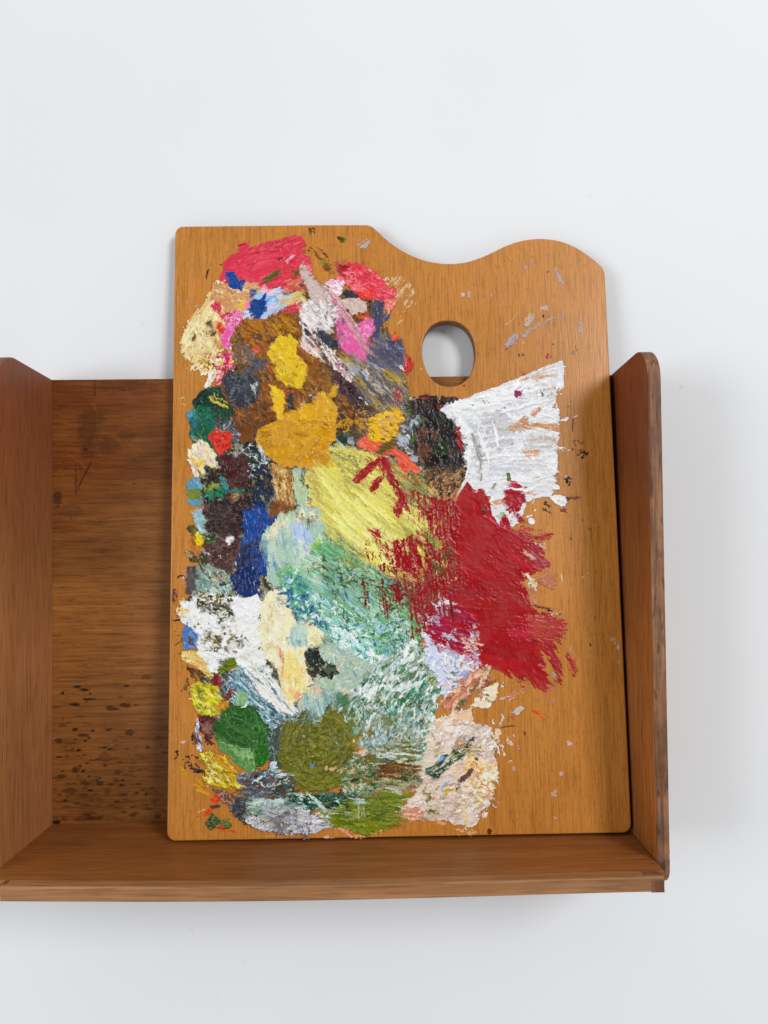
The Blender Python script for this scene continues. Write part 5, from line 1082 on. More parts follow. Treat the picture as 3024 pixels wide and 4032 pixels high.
P('wash', "955,725 1045,690 1045,720 970,745", "c88e6a d0a080", -15, (60, 5), 7, .75, .12); P('wash', "1150,660 1220,650 1220,675 1160,685", "c8906c", 0, (50, 5), 7, .65, .1); P('wash', "1170,570 1245,572 1220,582", "c07848", 0, cover=.6, th=.1, rough=4); T('wash', "915,470 950,466", 6, "a8643c", .12); T('wash', "1100,600 1110,680", 6, "c89878", .1)
P('wash', "1060,50 1150,-20 1280,-75 1370,-100 1350,-40 1200,10 1090,60", "c8b0a0 d4c4ba c09878", -24, (60, 5), 9, .42, .15)
P('white', "1335,40 1350,10 1388,0 1385,60 1378,30 1368,66 1358,36 1348,75", "e8e8e8", 90, th=.3, rough=4)
for a in ("1372,-80 1392,-84 1402,-88", "1385,-40 1395,-42", "1340,60 1342,90"): T('white', a, 5, "ececec", .3, rough=3)
P('white', "1285,688 1350,675 1395,688 1408,715 1400,738 1375,746 1335,735 1310,705", "f4f4f2", 20, (60, 12), 4, 1, .8); P('specks', "1345,708 1356,706 1354,716", "8a8680", th=.2, rough=3)
P('white', "1322,620 1340,612 1362,620 1362,642 1335,645", "f0f0f0", th=.6, rough=4)
P('white', "1174,830 1180,815 1196,811 1212,817 1218,833 1210,850 1196,856 1180,849", "f4f4f4", th=.7, rough=2); P('specks', "1178,828 1184,826 1183,833", "8a8a8a", th=.2, rough=2); P('specks', "1205,823 1211,822 1210,829", "8a8a8a", th=.2, rough=2)
P('white', "1150,800 1190,785 1200,800 1160,820", "e4d8d0", -20, cover=.5, th=.3); P('white', "1210,768 1226,764 1222,780 1210,780", "e8e0d8", th=.3, rough=4); T('white', "1212,700 1200,728", 6, "f0ece8", .3)
P('white', "1092,85 1108,52 1132,82 1118,108 1102,108", "8a2a58 9a3868", 70, th=.4, rough=7); P('white', "1112,50 1140,-5 1132,40", "c890b4 d8b8cc", 110, cover=.7, th=.3); P('white', "1140,-40 1170,-55 1160,-30", "a84068", th=.3, rough=5); T('white', "1165,48 1185,44", 8, "d0785c", .3)
T('white', "1255,72 1262,95", 12, "14140f", .4, rough=5); P('white', "1262,85 1272,82 1268,96", "2a2a20", th=.3, rough=3)
for x_, y_ in ((945,130), (918,102), (1140,104), (1082,375), (1146,215), (1035,160), (990,370), (850,145), (925,118)):
    P('white', f"{x_-7},{y_-4} {x_+7},{y_-5} {x_+5},{y_+6} {x_-5},{y_+5}", "3a3a38 5a5a58", rough=4, th=.2)
T('white', "1150,135 1180,142 1205,135", 7, "d8d070", .25); T('white', "950,640 970,625 985,605", 10, "8a8a80", .3); P('white', "1320,560 1332,556 1330,568", "9a948c", th=.2, rough=3)
P('white', "1040,560 1046,545 1066,545 1066,590 1046,600", "5c6c34 6c7a44", 85, th=.45, rough=5)
P('white', "985,800 1010,785 1062,790 1062,820 1000,825", "b6bca2 a4ac90", 0, (40, 8), 8, .9, .4)
P('white', "1060,850 1080,790 1130,765 1145,800 1120,840 1080,870", "dcb8cc e8dce4 c898b0 f0f0f0", -50, (40, 7), 8, .8, .4)
P('crimson', "1030,700 1050,640 1095,600 1135,630 1160,625 1152,690 1165,712 1110,770 1060,792 1030,760", "9e0c24:3 ac1c38 901028", -50, (50, 9), 8, 1, .5)
P('crimson', "1030,645 1075,590 1105,600 1060,655", "b04466 c86a88 a02848", -50, (40, 6), 6, .8, .4)
P('crimson', "985,875 1005,850 1020,795 1060,822 1068,870 1050,888", "9c122c a41c34", 40, (40, 8), 8, 1, .45); P('crimson', "1080,760 1120,790 1160,840 1140,850 1100,810", "8a1430 9a2438", 45, (60, 6), 7, .75, .3)
P('crimson', "850,650 870,640 880,660 860,670", "e8b8c4 c05068", th=.4, rough=5)
P('crimson', "880,760 920,740 945,790 910,800", "5a2420 6a3c34", 50, cover=.6, th=.35)
T('crimson', "910,800 980,850 1080,900 1180,960", 6, "d05a70 c43c54", .5, rough=3)
# ------------------------------------------------ specks on the bare wood at the right
Z('E')
P('specks', "675,690 690,650 715,628 742,635 738,672 705,705 688,708", "a0a8b8 b0b4c0 8c94a8", -45, (30, 7), 8, .95, .25)
P('specks', "770,585 790,545 805,522 840,522 832,548 795,588", "a4acb8 b4b8c4", -45, (30, 7), 7, .95, .25); P('specks', "760,645 810,600 828,610 790,650 740,660", "a0a4b4 98a0b0", -35, (40, 6), 8, .8, .18)
P('wash', "800,600 880,550 960,530 860,620 820,640", "a89088 b09488", -35, (50, 6), 10, .35, .08); P('wash', "770,560 800,520 812,515 790,570", "d0a878", -55, cover=.6, th=.12)
P('wash', "860,480 900,472 905,500 870,505", "b8a098 c0a8a0", 10, cover=.6, th=.1); T('wash', "960,560 985,530 1000,515", 8, "a88c90", .1, cover=.6); P('wash', "1070,560 1095,550 1095,630 1080,640", "a89890", 85, cover=.5, th=.1)
P('wash', "940,260 965,255 1000,350 975,360", "b09a9c a89090", 65, (60, 6), 9, .55, .1); P('wash', "770,265 830,245 830,260 790,275", "b8a09c a89094", -15, cover=.6, th=.1); P('wash', "1050,690 1060,700 1065,750 1050,740", "8a6a4c", 80, cover=.6, th=.1)
T('specks', "680,580 715,555 748,508", 7, "d8b070 c8a060", .15, cover=.8); P('specks', "672,582 685,570 690,582", "e0cc9c", th=.2, rough=3)
for a, c_ in [("875,525 888,530 884,540", "14100e"), ("672,712 690,700 684,722", "a01c20"), ("895,755 912,735 918,760 905,765", "a82830"), ("918,750 932,742 926,765", "a83038"), ("685,200 712,205 708,222 688,218", "c8862c"), ("820,200 834,202 830,216", "8a7050"), ("435,405 455,402 455,420 440,422", "d4ccc8"), ("468,400 488,398 490,435 474,432", "c8a8b4"), ("592,408 608,406 604,432 594,428", "d8909c"), ("770,675 780,675 776,692", "d8ccc4"), ("515,660 524,662 520,672", "d8c890"), ("955,655 962,658 957,664", "e0d0a8"), ("212,820 222,818 220,828", "e8dcc8"), ("905,285 912,290 908,300", "5a3010"), ("660,455 666,455 664,470", "d8c4b0"), ("310,488 320,490 314,496", "4a2a10"), ("930,680 945,682 938,692", "8a2c20"), ("1045,435 1055,440 1048,446", "a85830")]:
    P('specks', a, c_, 0, rough=4, th=.15)
D('specks', "745,735 778,735 775,765 755,760", "3a3028 5a5048 2c241c", 6, 10, 5, 0, 60, .15)
P('wash', "440,905 455,900 455,920", "b03028", th=.1)
Z('F')
for x_, y_ in ((1395,585), (1412,578), (1405,600), (1425,600), (1418,612), (1408,592), (1430,585), (1422,575), (1280,720), (1290,735), (1300,742), (1272,728)):
    P('specks', f"{x_-7},{y_-6} {x_+7},{y_-5} {x_+6},{y_+7} {x_-6},{y_+6}", "16100c 241812", rough=4, th=.25)
D('specks', "1255,750 1320,770 1310,790 1250,765", "4a2c14 5a3818", 12, 11, 4, 40, 20, .12); D('specks', "1360,760 1400,755 1400,780 1365,780", "6a2c14 7a3c1c", 8, 12, 5, 10, 30, .12)
D('specks', "1390,680 1430,680 1490,690 1480,700 1390,700", "6a3418 7a4424 54280f", 10, 14, 5, 0, 20, .12); D('specks', "1430,400 1460,395 1520,420 1530,450 1500,460 1440,420", "4a2410 2a180c 6a3418", 16, 11, 5, 0, 40, .12); D('specks', "1440,350 1500,350 1500,385 1450,385", "5a3018 6a4020", 8, 12, 4, 20, 40, .1)
T('specks', "1408,148 1425,148", 6, "2a1a10", .12); P('specks', "1440,230 1452,225 1448,300 1438,290", "6a4010", 85, cover=.8, th=.1); P('specks', "1470,515 1484,515 1482,528", "b0b0b8", th=.15, rough=4); P('specks', "1376,655 1400,665 1395,680", "b8a0b0", cover=.7, th=.12)
D('specks', "1380,860 1600,780 1600,1000 1400,1010", "5a3418 6a4020", 9, 9, 4, 60, 40, .1); D('specks', "1400,1020 1550,1040 1560,1200 1400,1160", "5a3418 e0d0b8", 6, 9, 3, 60, 40, .1); T('specks', "1365,1150 1378,1180 1382,1190", 4, "e0d0b8", .12)
# far right light marks near the box side
_cur[0] = (2200, 2500, 1.8434)
P('specks', "365,25 395,15 430,60 460,115 430,105 400,60", "c4b4a4 b8a490 d0c4b8", 55, (50, 6), 7, .8, .15); P('specks', "410,170 440,175 458,220 435,225", "b8967c c4a890", 60, (30, 6), 6, .75, .12)
T('specks', "226,58 234,78", 5, "2a1810", .1)
_cur[0] = SEC['A']
# ------------------------------------------------ knife and brush drags: colours pulled into each other along the stroke
def DRAG(ps, ang, ln, L=(120, 6), mar=14, relief=0.35):
    _seed[0] += 1; s = _seed[0]
    Pg = pts(ps); wnd = window(Pg, mar*2+4)
    if wnd is None: return
    sl, x, y = wnd
    mk = inpoly(x+mar*2.2*(vn(x/24, y/24, s)-0.5), y+mar*2.2*(vn(x/24, y/24, s+1)-0.5), Pg)
    a_ = rad(ang)
    wob = 18*(vn(x/120, y/120, s+2)-0.5)+4*(vn(x/14, y/14, s+6)-0.5)
    U = x*math.cos(a_)+y*math.sin(a_); V_ = -x*math.sin(a_)+y*math.cos(a_)+wob
    nz_ = 0.6*vn(U/L[0], V_/L[1], s+3)+0.4*vn(U/(L[0]*.5), V_/(L[1]*.45), s+4)
    off = (nz_-0.5)*2*ln
    sx = np.clip(np.rint((x-off*math.cos(a_)-GX0)/STEP), 0, GW-1).astype(int)
    sy = np.clip(np.rint((y-off*math.sin(a_)-GY0)/STEP), 0, GH-1).astype(int)
    g_, c_, h_ = GRP[sy, sx], RGBC[sy, sx], HGT[sy, sx]
    # a film of what was there before stays in the colour
    old = RGBC[sl]; both = mk & (g_ >= 0) & (GRP[sl] >= 0)
    k = np.where(both, 0.25+0.35*vn(x/9, y/9, s+5), 0)[..., None]
    GRP[sl][mk] = g_[mk]; RGBC[sl][mk] = (c_*(1-k)+old*k)[mk]
    HGT[sl][mk] = (h_*(1-relief+2*relief*vn(U/(L[0]*.8), V_/(L[1]*1.3), s+8)))[mk]
Z('A')
DRAG("340,420 420,230 700,120 880,120 950,400 880,480 640,480", -24, 26, (110, 8))
DRAG("90,900 120,700 300,500 420,620 350,860 200,980", -62, 24)
DRAG("1100,320 1300,300 1490,500 1450,600 1200,480", 22, 22)
DRAG("860,320 1000,430 1320,820 1300,920 1200,1060 900,860 860,640", 53, 34)
DRAG("1110,880 1380,780 1560,880 1590,1240 1400,1280 1180,1060", 43, 60, (150, 7))
DRAG("430,700 860,630 1100,1080 1290,1300 420,1320 580,1000", 45, 20, (60, 9))
DRAG("480,640 640,460 890,480 890,620 600,690", -25, 18, (50, 8))
Z('B')
DRAG("200,440 560,300 700,420 650,700 500,860 250,1060 220,700", 25, 16, (40, 10))
DRAG("420,1180 500,680 640,640 720,720 620,860 620,1240", 84, 26)
DRAG("660,380 800,390 840,660 700,730", 84, 26)
DRAG("600,860 800,680 1000,700 1060,900 900,1060 760,1190 640,1120", 84, 40, (110, 7))
DRAG("700,1040 960,940 1160,950 1659,1140 1659,1327 760,1327", 35, 46, (110, 7))
Z('F')
DRAG("-150,470 60,360 300,430 640,680 760,880 740,1060 560,1230 0,1110", 40, 60, (170, 8))
DRAG("450,160 640,90 800,150 820,430 740,640 480,420", 80, 16, (60, 12), relief=.15)
DRAG("170,200 440,180 420,380 520,520 400,530 200,380", 25, 20)
DRAG("680,180 1340,-60 1345,650 1000,780 820,560", -6, 26, (140, 12), 8)
DRAG("1330,40 1385,40 1385,430 1330,520", -4, 7, (60, 8), 4, .15)
Z('G')
DRAG("-150,120 300,200 640,260 760,300 560,500 300,520 -150,320", 34, 56, (130, 6))
DRAG("600,-60 760,-60 760,330 560,400 480,300", 84, 46, (110, 6))
DRAG("700,0 1140,60 1180,420 760,380", 36, 40, (220, 14), 10, .08)
DRAG("1080,560 1420,520 1420,940 1040,880", 52, 40, (120, 8), 10, .12)
DRAG("1050,-60 1290,160 1240,240 1100,120", 38, 44, (120, 8), 10, .12)
DRAG("1150,470 1420,500 1420,620 1180,640", 4, 36, (150, 6), 8)
DRAG("540,440 900,400 900,800 620,900", 15, 26, (60, 7))
DRAG("0,880 400,680 540,700 660,930 560,1180 0,1200", -52, 30, (70, 8))
DRAG("660,1000 740,860 920,800 960,880 760,1060", -50, 22, (60, 7))
Z('C')
DRAG("760,0 1100,-240 1650,60 1620,420 1350,570 1000,380 820,220", 36, 44, (120, 7))
DRAG("330,640 480,530 640,560 860,830 740,930", 46, 40, (130, 7))
DRAG("620,60 780,80 1020,340 900,560 940,680 780,790 620,440", 85, 34, (110, 9))
DRAG("860,760 1000,640 1190,670 1210,760 980,920 880,940", 86, 46, (130, 6))
DRAG("80,120 600,80 600,440 340,560 180,500", 15, 14, (30, 10))
DRAG("150,660 340,680 400,790 340,860 180,820", 40, 16, (50, 8))
DRAG("1200,900 1660,880 1660,1140 1300,1140", 86, 20, (60, 6))
Z('D')
DRAG("220,120 480,220 470,340 250,320", 42, 26, (70, 7))
DRAG("450,250 800,220 1100,370 1590,360 1560,590 1100,600 700,560 500,440", 4, 50, (140, 7))
DRAG("1340,160 1660,150 1660,360 1360,380", 2, 50, (150, 6))
Z('H')
DRAG("560,230 940,240 990,560 940,740 600,800 460,720", -28, 16, (60, 9))
_cur[0] = SEC['A']
# ------------------------------------------------ what lies on top of the drags
Z('G')
D('green', "-40,230 250,250 480,320 560,400 480,520 250,440 0,380", "3c4a28 56683a 7a8a58 2c3a24 98b088 4c6a44", 190, 26, 5, 33, 18, .4)
D('green', "-150,330 200,470 420,560 380,650 100,640 -200,480", "e8f2ee c4dcd4 2c6c5c 88b8a0 f2f6f4 5c9474 a8d0c8", 170, 26, 6, 36, 30, .45)
Z('B')
D('green', "980,1000 1200,980 1500,1130 1659,1200 1500,1240 1100,1120 900,1080", "4a5430 2c3420 6c7c48 8a9a70 3c5238 b8c8a8", 150, 26, 5, 33, 18, .4)
D('green', "730,1090 860,1080 920,1260 860,1330 760,1300", "0f4c8c 1c6a9c 88c49c 5aa478 d0e8e0 a8cce0", 50, 24, 8, 60, 50, .5)
Z('C')
D('green', "760,20 900,0 1040,260 960,280 840,220", "0f4a84 2c7c94 7cb878 3c8c74 c4e0dc 16588c", 70, 26, 9, 45, 40, .5)
D('green', "1040,240 1250,260 1420,420 1350,560 1140,440", "f0f6f4 e0eeea 8cccbe 2c7870 b0dcd4 fafcfa 4c9c88", 120, 30, 7, 38, 22, .5)
D('green', "1300,60 1560,180 1600,380 1450,480 1250,280", "2c5c3c 88b484 4a7c50 b8d4bc 1f4430 9cc8a8 a8cce0", 130, 22, 6, 36, 30, .45)
P('sage', "1000,400 1080,385 1200,450 1360,540 1350,640 1190,690 1010,690 940,620 1080,600 1090,540 1000,500", "a4b8a6:2 bccab4:2 8cacaa d4dccc 9cb4b0", 78, (90, 8), 10, 1, .45)
D('sage', "1000,400 1340,560 1200,690 960,640", "c8d4c4 88a4a0 e4e8d8 a8c0b4 d8b898", 60, 34, 6, 80, 25, .4)
P('impasto', "440,480 610,420 680,570 570,570 480,550", "f0efea:3 dcd8d0 e8e4d4 b8c0c4", 30, (50, 9), 10, 1, .7)
P('black', "890,450 920,418 980,430 1010,490 1090,530 1112,580 1080,622 1020,600 960,560 920,510", "1c2620:2 10171a:2 3a4838 55634e", 35, (40, 8), 9, .95, .7)
D('black', "950,500 1050,510 1080,580 990,570", "a0a088 0c1010 24302a c8c4a8", 16, 16, 4, 25, 50, .45)
# foam: bright scraps of white over dark green
D('foam', "1280,620 1640,390 1659,760 1659,960 1300,900", "f6f8f6 fafbfa e6ecea 1f5640 2f6e50 5c9474 98b8a4 6c7430", 230, 30, 8, -50, 35, .55)
D('foam', "1150,720 1400,800 1650,900 1640,1100 1300,1060", "6c6c28 7c7a34 54602c e8ece8 a8c8d0 2c5c4c c8d8d8 86863c", 190, 26, 6, 80, 30, .45)
Z('G')
D('foam', "200,830 420,690 540,740 650,930 560,1130 300,1180 100,1060", "f6f8f6 f0f2f2 2a6248 3c7c5c 1c4a38 a4c4b0 dde4e2 6e7a38", 260, 28, 8, -52, 30, .55)
DRAG("0,860 400,680 540,700 660,930 560,1180 0,1180", -50, 20, (50, 9))
Z('C')
DRAG("1120,700 1300,600 1640,380 1660,1130 1240,1100", -55, 18, (46, 9))
P('foam', "1560,380 1640,380 1640,470 1560,560 1530,640 1480,620 1520,500", "eef0ee dfe6e2 b8c8bc 5c8464", -55, (60, 9), 10, .9, .6)
P('foam', "1290,620 1400,560 1420,640 1330,760 1270,740", "e4eae8 f2f4f2 a8c4b8 3c7454", -60, (70, 8), 10, .8, .5)
P('foam', "1430,760 1600,620 1640,700 1500,860 1420,880", "2c6a4c 4c8a68 8cb4a0 e4ece8", -52, (90, 8), 10, .85, .5)
P('foam', "1210,760 1290,740 1330,860 1240,930 1180,860", "3c6c50 7aa488 d8e2dc 5c7438", -60, (60, 8), 10, .8, .45)
Z('H')
D('foam', "60,180 380,60 600,130 560,330 260,420 120,360", "6a6c26 7c7a32 566028 e4ece8 b4ccd4 2c6a58 88a8a0 8a8638", 200, 24, 6, 86, 30, .45)
D('bottom', "100,400 300,360 540,400 540,560 300,600 100,560", "5c6a2c 2a5a38 72702c 4a3a1c 1f4a38 c8ccb0 7a5a2c 848238", 190, 34, 6, 4, 25, .45)
P('bottom', "280,470 440,455 560,485 500,545 300,545", "643a18 7c5224 4c3414 8a6a38", 3, (90, 6), 9, .7, .4)
P('bottom', "260,345 520,310 560,360 480,440 300,420", "74742a 5e6226 868438 c8d4d0", 0, (60, 6), 12, .5, .4)
P('bottom', "250,400 540,395 560,425 300,430", "e2e8e4 c4d0d0", 0, (60, 5), 9, .4, .4)
DRAG("100,330 560,300 560,580 280,640 80,560", 3, 26, (80, 7))
DRAG("100,200 380,120 600,140 540,330 200,420", 88, 12, (50, 8))
Z('D')
D('bottom', "560,200 800,240 900,390 700,400 520,300", "2c4c48 6a3e1a 1f5244 3c6c8c d4dcdc 7a5226 0f3028", 80, 36, 6, 8, 18, .45)
D('bottom', "800,390 1200,370 1250,440 900,480", "163c30 1f5244 2c6450 0f2c24 c8dcd0", 70, 28, 7, 8, 25, .45)
# arcs left by the knife in the olive swirl
Z('C')
for r_, a0, a1 in ((60, 20, 200), (105, -60, 90), (120, 120, 250), (165, -30, 70), (170, 100, 210), (215, 20, 110), (225, 150, 240), (255, 60, 140), (140, 250, 330), (200, -90, -10)):
    T('olive', ' '.join('%.0f,%.0f' % (1000+r_*1.0*math.cos(rad(a)), 1070+r_*1.05*math.sin(rad(a))) for a in np.linspace(a0, a1, 9)), 15, "6e6e26 7c7c30", .95, taper=.7, rough=4)
for a in ("900,980 960,1000 1040,960", "860,1080 900,1150 880,1230", "1060,1010 1120,1060 1130,1140", "800,1060 820,1180 900,1280", "930,1090 990,1060 1050,1090", "1040,900 1000,960 980,1010", "960,1180 1050,1170 1110,1110"):
    T('olive', a, 13, "78782e 66681f", 1.0, taper=.6, rough=4)
for a in ("380,900 450,960 520,1000", "430,870 500,900 560,960", "600,900 630,980 620,1060", "500,960 560,1040 600,1120", "360,960 420,1010 500,1040"):
    T('leaf', a, 13, "34682a 2c5c20", .9, taper=.6, rough=4)
# yellow: thick creamy folds
Z('B')
for a in ("1110,640 1200,760 1330,880", "1130,560 1260,680 1400,800", "1200,540 1330,640 1460,760", "1080,700 1160,820 1280,930", "1000,460 1080,560 1130,640", "1260,880 1400,1000 1500,1060"):
    T('yellow', a, 26, "ece69a e2da78", .7, taper=.6, rough=7, ang=44)
D('yellow', "1060,300 1250,330 1350,480 1180,480", "6c6a28 8a862e b8ae48 e0d878", 40, 40, 6, 42, 14, .4)
D('yellow', "1040,780 1180,900 1300,1060 1180,1060 1080,900", "6a7434 8c9444 b4b45c 4c5a30", 40, 36, 5, 46, 14, .4)
# dry vertical bristle marks of crimson over yellow and green
Z('F')
P('crimson', "650,690 740,720 770,800 740,1010 660,980 600,860", "960820 9e0c24 880618", 86, (80, 7), 12, .70, .3, CL=(80, 7))
P('crimson', "520,690 660,690 690,960 580,940 520,820", "960820 9e0c24 880618", 86, (80, 6), 12, .44, .3, CL=(90, 6.5))
P('crimson', "420,640 540,650 540,900 450,820", "960820 9e0c24", 86, (80, 6), 12, .18, .25, CL=(80, 6))
P('crimson', "330,970 480,920 600,960 700,1010 780,1100 760,1200 600,1190 430,1130 350,1080", "960820 9e0c24 880618", 84, (80, 6), 14, .60, .3, CL=(50, 8))
P('crimson', "560,990 700,1010 780,1100 800,1240 620,1230", "960820 9e0c24 880618", 84, (80, 6), 12, .6, .3, CL=(70, 8))
P('crimson', "200,960 320,880 350,1060 240,1070", "960820", 84, (40, 6), 12, .12, .25, CL=(30, 4))
P('crimson', "280,1080 430,1130 620,1200 760,1250 740,1420 560,1380 380,1260", "8a0a1c 960820 6a1418", 84, (60, 5), 12, .30, .25, CL=(100, 6))
D('crimson', "560,960 720,1020 760,1180 640,1200", "3c5a2c 6a7a30 d8c860 e0d070", 34, 22, 5, 84, 16, .3)
Z('G')
P('crimson', "150,270 380,270 600,300 600,520 480,640 420,560 300,500 180,430", "7e0e1c 8e0c20 6a1a1c", 83, (70, 5), 10, .20, .25, CL=(150, 5.5))
P('crimson', "440,300 620,280 640,420 560,560 480,520", "880a1c 960a20", 83, (70, 5), 10, .5, .3, CL=(110, 7))
Z('F')
P('crimson', "130,592 160,552 235,495 285,465 300,480 250,530 170,606", "960820 a00e26", -40, (60, 7), 6, .95, .4, CL=(40, 8))
P('crimson', "285,465 345,455 352,500 320,530 290,520", "960820 a00e26", -40, (60, 7), 8, .9, .4)
P('crimson', "238,655 262,590 312,530 318,560 285,640 252,662", "960820", 110, (40, 6), 6, .8, .35, CL=(40, 6))
P('crimson', "335,520 380,560 425,650 452,680 432,760 405,812 372,795 402,700 378,640 335,580", "960820 a00e26 860818", 75, (60, 7), 9, .9, .45, CL=(50, 7))
# white swatch: thin grey films and thick ridges
P('white', "900,200 1010,180 1180,290 1010,430 920,390", "c2c2c6:2 cfcfd2 b6b2b0", -10, (120, 9), 12, .75, .15, keep=.3)
P('white', "1160,325 1345,320 1335,410 1180,405", "c4c2c2:2 d2d2d4 c0a890", 3, (140, 8), 12, .8, .15, keep=.3)
P('white', "930,490 1250,470 1290,520 950,570", "c8c8cc d6d6da", 2, (140, 8), 12, .7, .15, keep=.3)
P('white', "1200,10 1340,20 1330,110 1220,100", "cacacc d8d8da b8a898", -10, (100, 8), 12, .6, .15, keep=.3)
for a in ("850,170 930,150 1030,120 1130,100", "1000,190 1100,170 1200,130 1320,120", "870,250 890,340 930,420 945,520", "960,240 990,330 1000,400", "930,460 1050,440 1180,440", "1120,320 1140,380 1090,430", "960,590 1050,575 1180,600 1310,560", "1290,440 1342,445 1350,500", "720,180 770,230 800,300", "1040,640 1160,650 1280,610", "820,360 830,440 820,520 800,580", "1250,200 1320,210 1355,240", "1010,90 1080,70 1180,30"):
    T('white', a, 15, "f4f4f4 fafafa", .8, taper=.6, rough=5)
P('wash', "1040,290 1110,245 1180,255 1262,248 1362,258 1362,298 1250,283 1180,283 1080,298", "c29270 b4845c d0a888", 2, (120, 5), 9, .6, .12)
P('wash', "1140,404 1240,408 1235,438 1160,460", "c8a084 d0b098", 3, (90, 5), 8, .55, .12); P('wash', "960,722 1042,692 1044,718 975,742", "c88e6a d0a080", -15, (60, 5), 7, .6, .12); P('wash', "1182,205 1240,158 1250,168 1210,213", "c89474", -40, (40, 6), 7, .7, .12)
P('white', "1092,85 1108,52 1132,82 1118,108 1102,108", "8a2a58 9a3868", 70, th=.4, rough=7); T('white', "1255,72 1262,95", 12, "14140f", .4, rough=5); P('white', "1040,560 1046,545 1066,545 1066,590 1046,600", "5c6c34 6c7a44", 85, th=.45, rough=5)
P('white', "835,310 868,345 898,425 902,520 896,590 884,600 886,500 866,410", "a09c98 8c8884 b8b4b0", 78, (90, 5), 5, .75, .15, keep=.2)
_cur[0] = SEC['A']
Z('F')
P('oval', "490,150 580,95 640,112 640,190 690,250 735,310 785,350 795,440 765,560 690,520 560,470 520,330 590,300", "16110f:4 0e0c0c:2 241a16:2 3a2018", 80, (90, 14), 14, .6, .35)
P('oval', "520,260 620,290 630,390 560,470 500,400", "5c3826 6e4630 46281c", 80, (40, 9), 12, .55, .3)
P('oval', "600,365 700,360 700,440 620,445", "22361a 2c4026", 60, (40, 9), 10, .7, .3)
P('oval', "742,287 770,274 778,340 802,405 786,420 748,355", "a0102a 8a0e20", 80, (40, 7), 6, .9, .5)
Z('G')
D('lavender', "560,640 700,680 870,740 830,830 720,950 640,920", "f2f2f8 e8eaf2 b0b8d0 c8ccdc 9aa0b8 e4c8b4", 70, 34, 9, -35, 35, .6)
D('lavender', "680,760 860,740 860,800 740,860", "b8c8e0 ecd8c8 c88a74 7a8a70", 18, 20, 7, -40, 40, .45)
D('flesh', "680,960 900,820 960,860 760,1050", "dcb49c a86850 e8c8b0 b87860 8c5a44", 50, 30, 7, -48, 20, .35)
Z('H')
D('flesh', "470,700 600,580 940,560 940,730 720,800 480,780", "f0e8e0 c4b0a4 e8dccc b89c8c f6f0e6", 70, 34, 7, -10, 30, .5)
D('flesh', "560,240 700,180 940,250 980,400 860,420 700,330 580,420", "f4ece4 c0b0a8 ecd4bc d0b8a8 faf6f0 a89890", 80, 30, 7, -35, 35, .5)
D('flesh', "830,440 990,460 960,680 860,700", "f2dc90 e0a850 fdf8ec d89858 f4e8c0 c8a48c", 50, 38, 7, 62, 22, .7)
Z('B')
DRAG("110,40 330,60 500,300 520,560 300,640 220,1000 110,980", 62, 13, (26, 10), 6)
DRAG("110,1040 420,1060 420,1240 110,1240", 40, 12, (26, 9), 6)
D('umber', "240,420 540,330 680,420 640,620 260,640", "0c0a0c 1a1410 0f1c18 3a2418 6a5038", 60, 22, 7, 60, 45, .5)
D('umber', "490,250 620,240 640,420 520,520", "dfe4e6 c0ccd0 0a0e10 12241e", 26, 16, 5, 70, 50, .5)
Z('C')
DRAG("150,620 350,640 430,800 330,1060 180,1060", 50, 13, (28, 9), 6)
_cur[0] = SEC['A']

# ------------------------------------------------------------------ palette board
pal = bpy.data.objects.new('palette', None); col.objects.link(pal)
pal.matrix_world = PM
pal['label'] = "rectangular beech painter's palette with thumb hole, caked with dried oil paint, leaning in the box"
pal['category'] = 'palette'
W_pal = wood('beech_board', '#c07a2e', '#cc8434', '#d48e40', 1, (0.86, 1.0), ('#7c4212', 950, 240, 0.57, 0.26), 0.33, seed=9.0, bands=0.2, blotscale=7, spec=0.45)
W_pedge = wood('beech_edge', '#6a3c18', '#8a5526', '#a06a34', 1, (0.7, 1.0), None, 0.5, seed=12.0, bands=0.8)
def smooth_loop(pts, n, closed=True):
    P = np.array(pts, float); out = []
    N = len(P)
    for i in range(N if closed else N-1):
        p0, p1, p2, p3 = P[i-1], P[i], P[(i+1) % N], P[(i+2) % N]
        for k in range(n):
            f = k/n
            out.append(0.5*((2*p1)+(-p0+p2)*f+(2*p0-5*p1+4*p2-p3)*f*f+(-p0+3*p1-3*p2+p3)*f**3))
    return np.array(out)
def arc(c, r, a0, a1, n=8):
    return [(c[0]+r*math.cos(rad(a0+(a1-a0)*i/n)), c[1]+r*math.sin(rad(a0+(a1-a0)*i/n))) for i in range(n+1)]
def tp(px): return np.stack(to_palette(np.array(px)[:, 0], np.array(px)[:, 1]), -1)
cr = [(1444,884.5),(1462,890),(1482,905),(1510,932),(1555,968),(1610,1000),(1670,1024),(1735,1036),(1790,1037),(1850,1028),(1920,1002),(1990,968),(2050,948),(2105,940),(2150,940),(2210,950),(2270,975),(2325,1012),(2360,1040),(2377,1062),(2384,1090)]
top = tp(cr)
top = smooth_loop(np.concatenate([[2*top[0]-top[1]], top, [2*top[-1]-top[-2]]]), 4, False)[4:-4]
r = 0.0058
outl = arc((r, r), r, 180, 270)+arc((PW-r, r), r, 270, 360)
outl += [(PW, PH*0.5)]+[tuple(p) for p in top[::-1]]
ytop = float(tp([(1000, 887.5)])[0, 1])
outl += [(0.10, ytop)]+arc((r, ytop-r), r, 90, 180)
hole_px = [(1766,1263.5),(1806,1271),(1840,1296),(1862,1335),(1871,1382),(1869,1425),(1857,1465),(1838,1494),(1806,1516),(1770,1522),(1735,1516),(1702,1494),(1677,1455),(1664,1408),(1662,1372),(1670,1330),(1692,1290),(1726,1269)]
hole = smooth_loop(tp(hole_px), 5)
bo = curve_solid('board', [outl, [tuple(p) for p in hole]], PT, 0.0009, W_pal, pal, res=2)
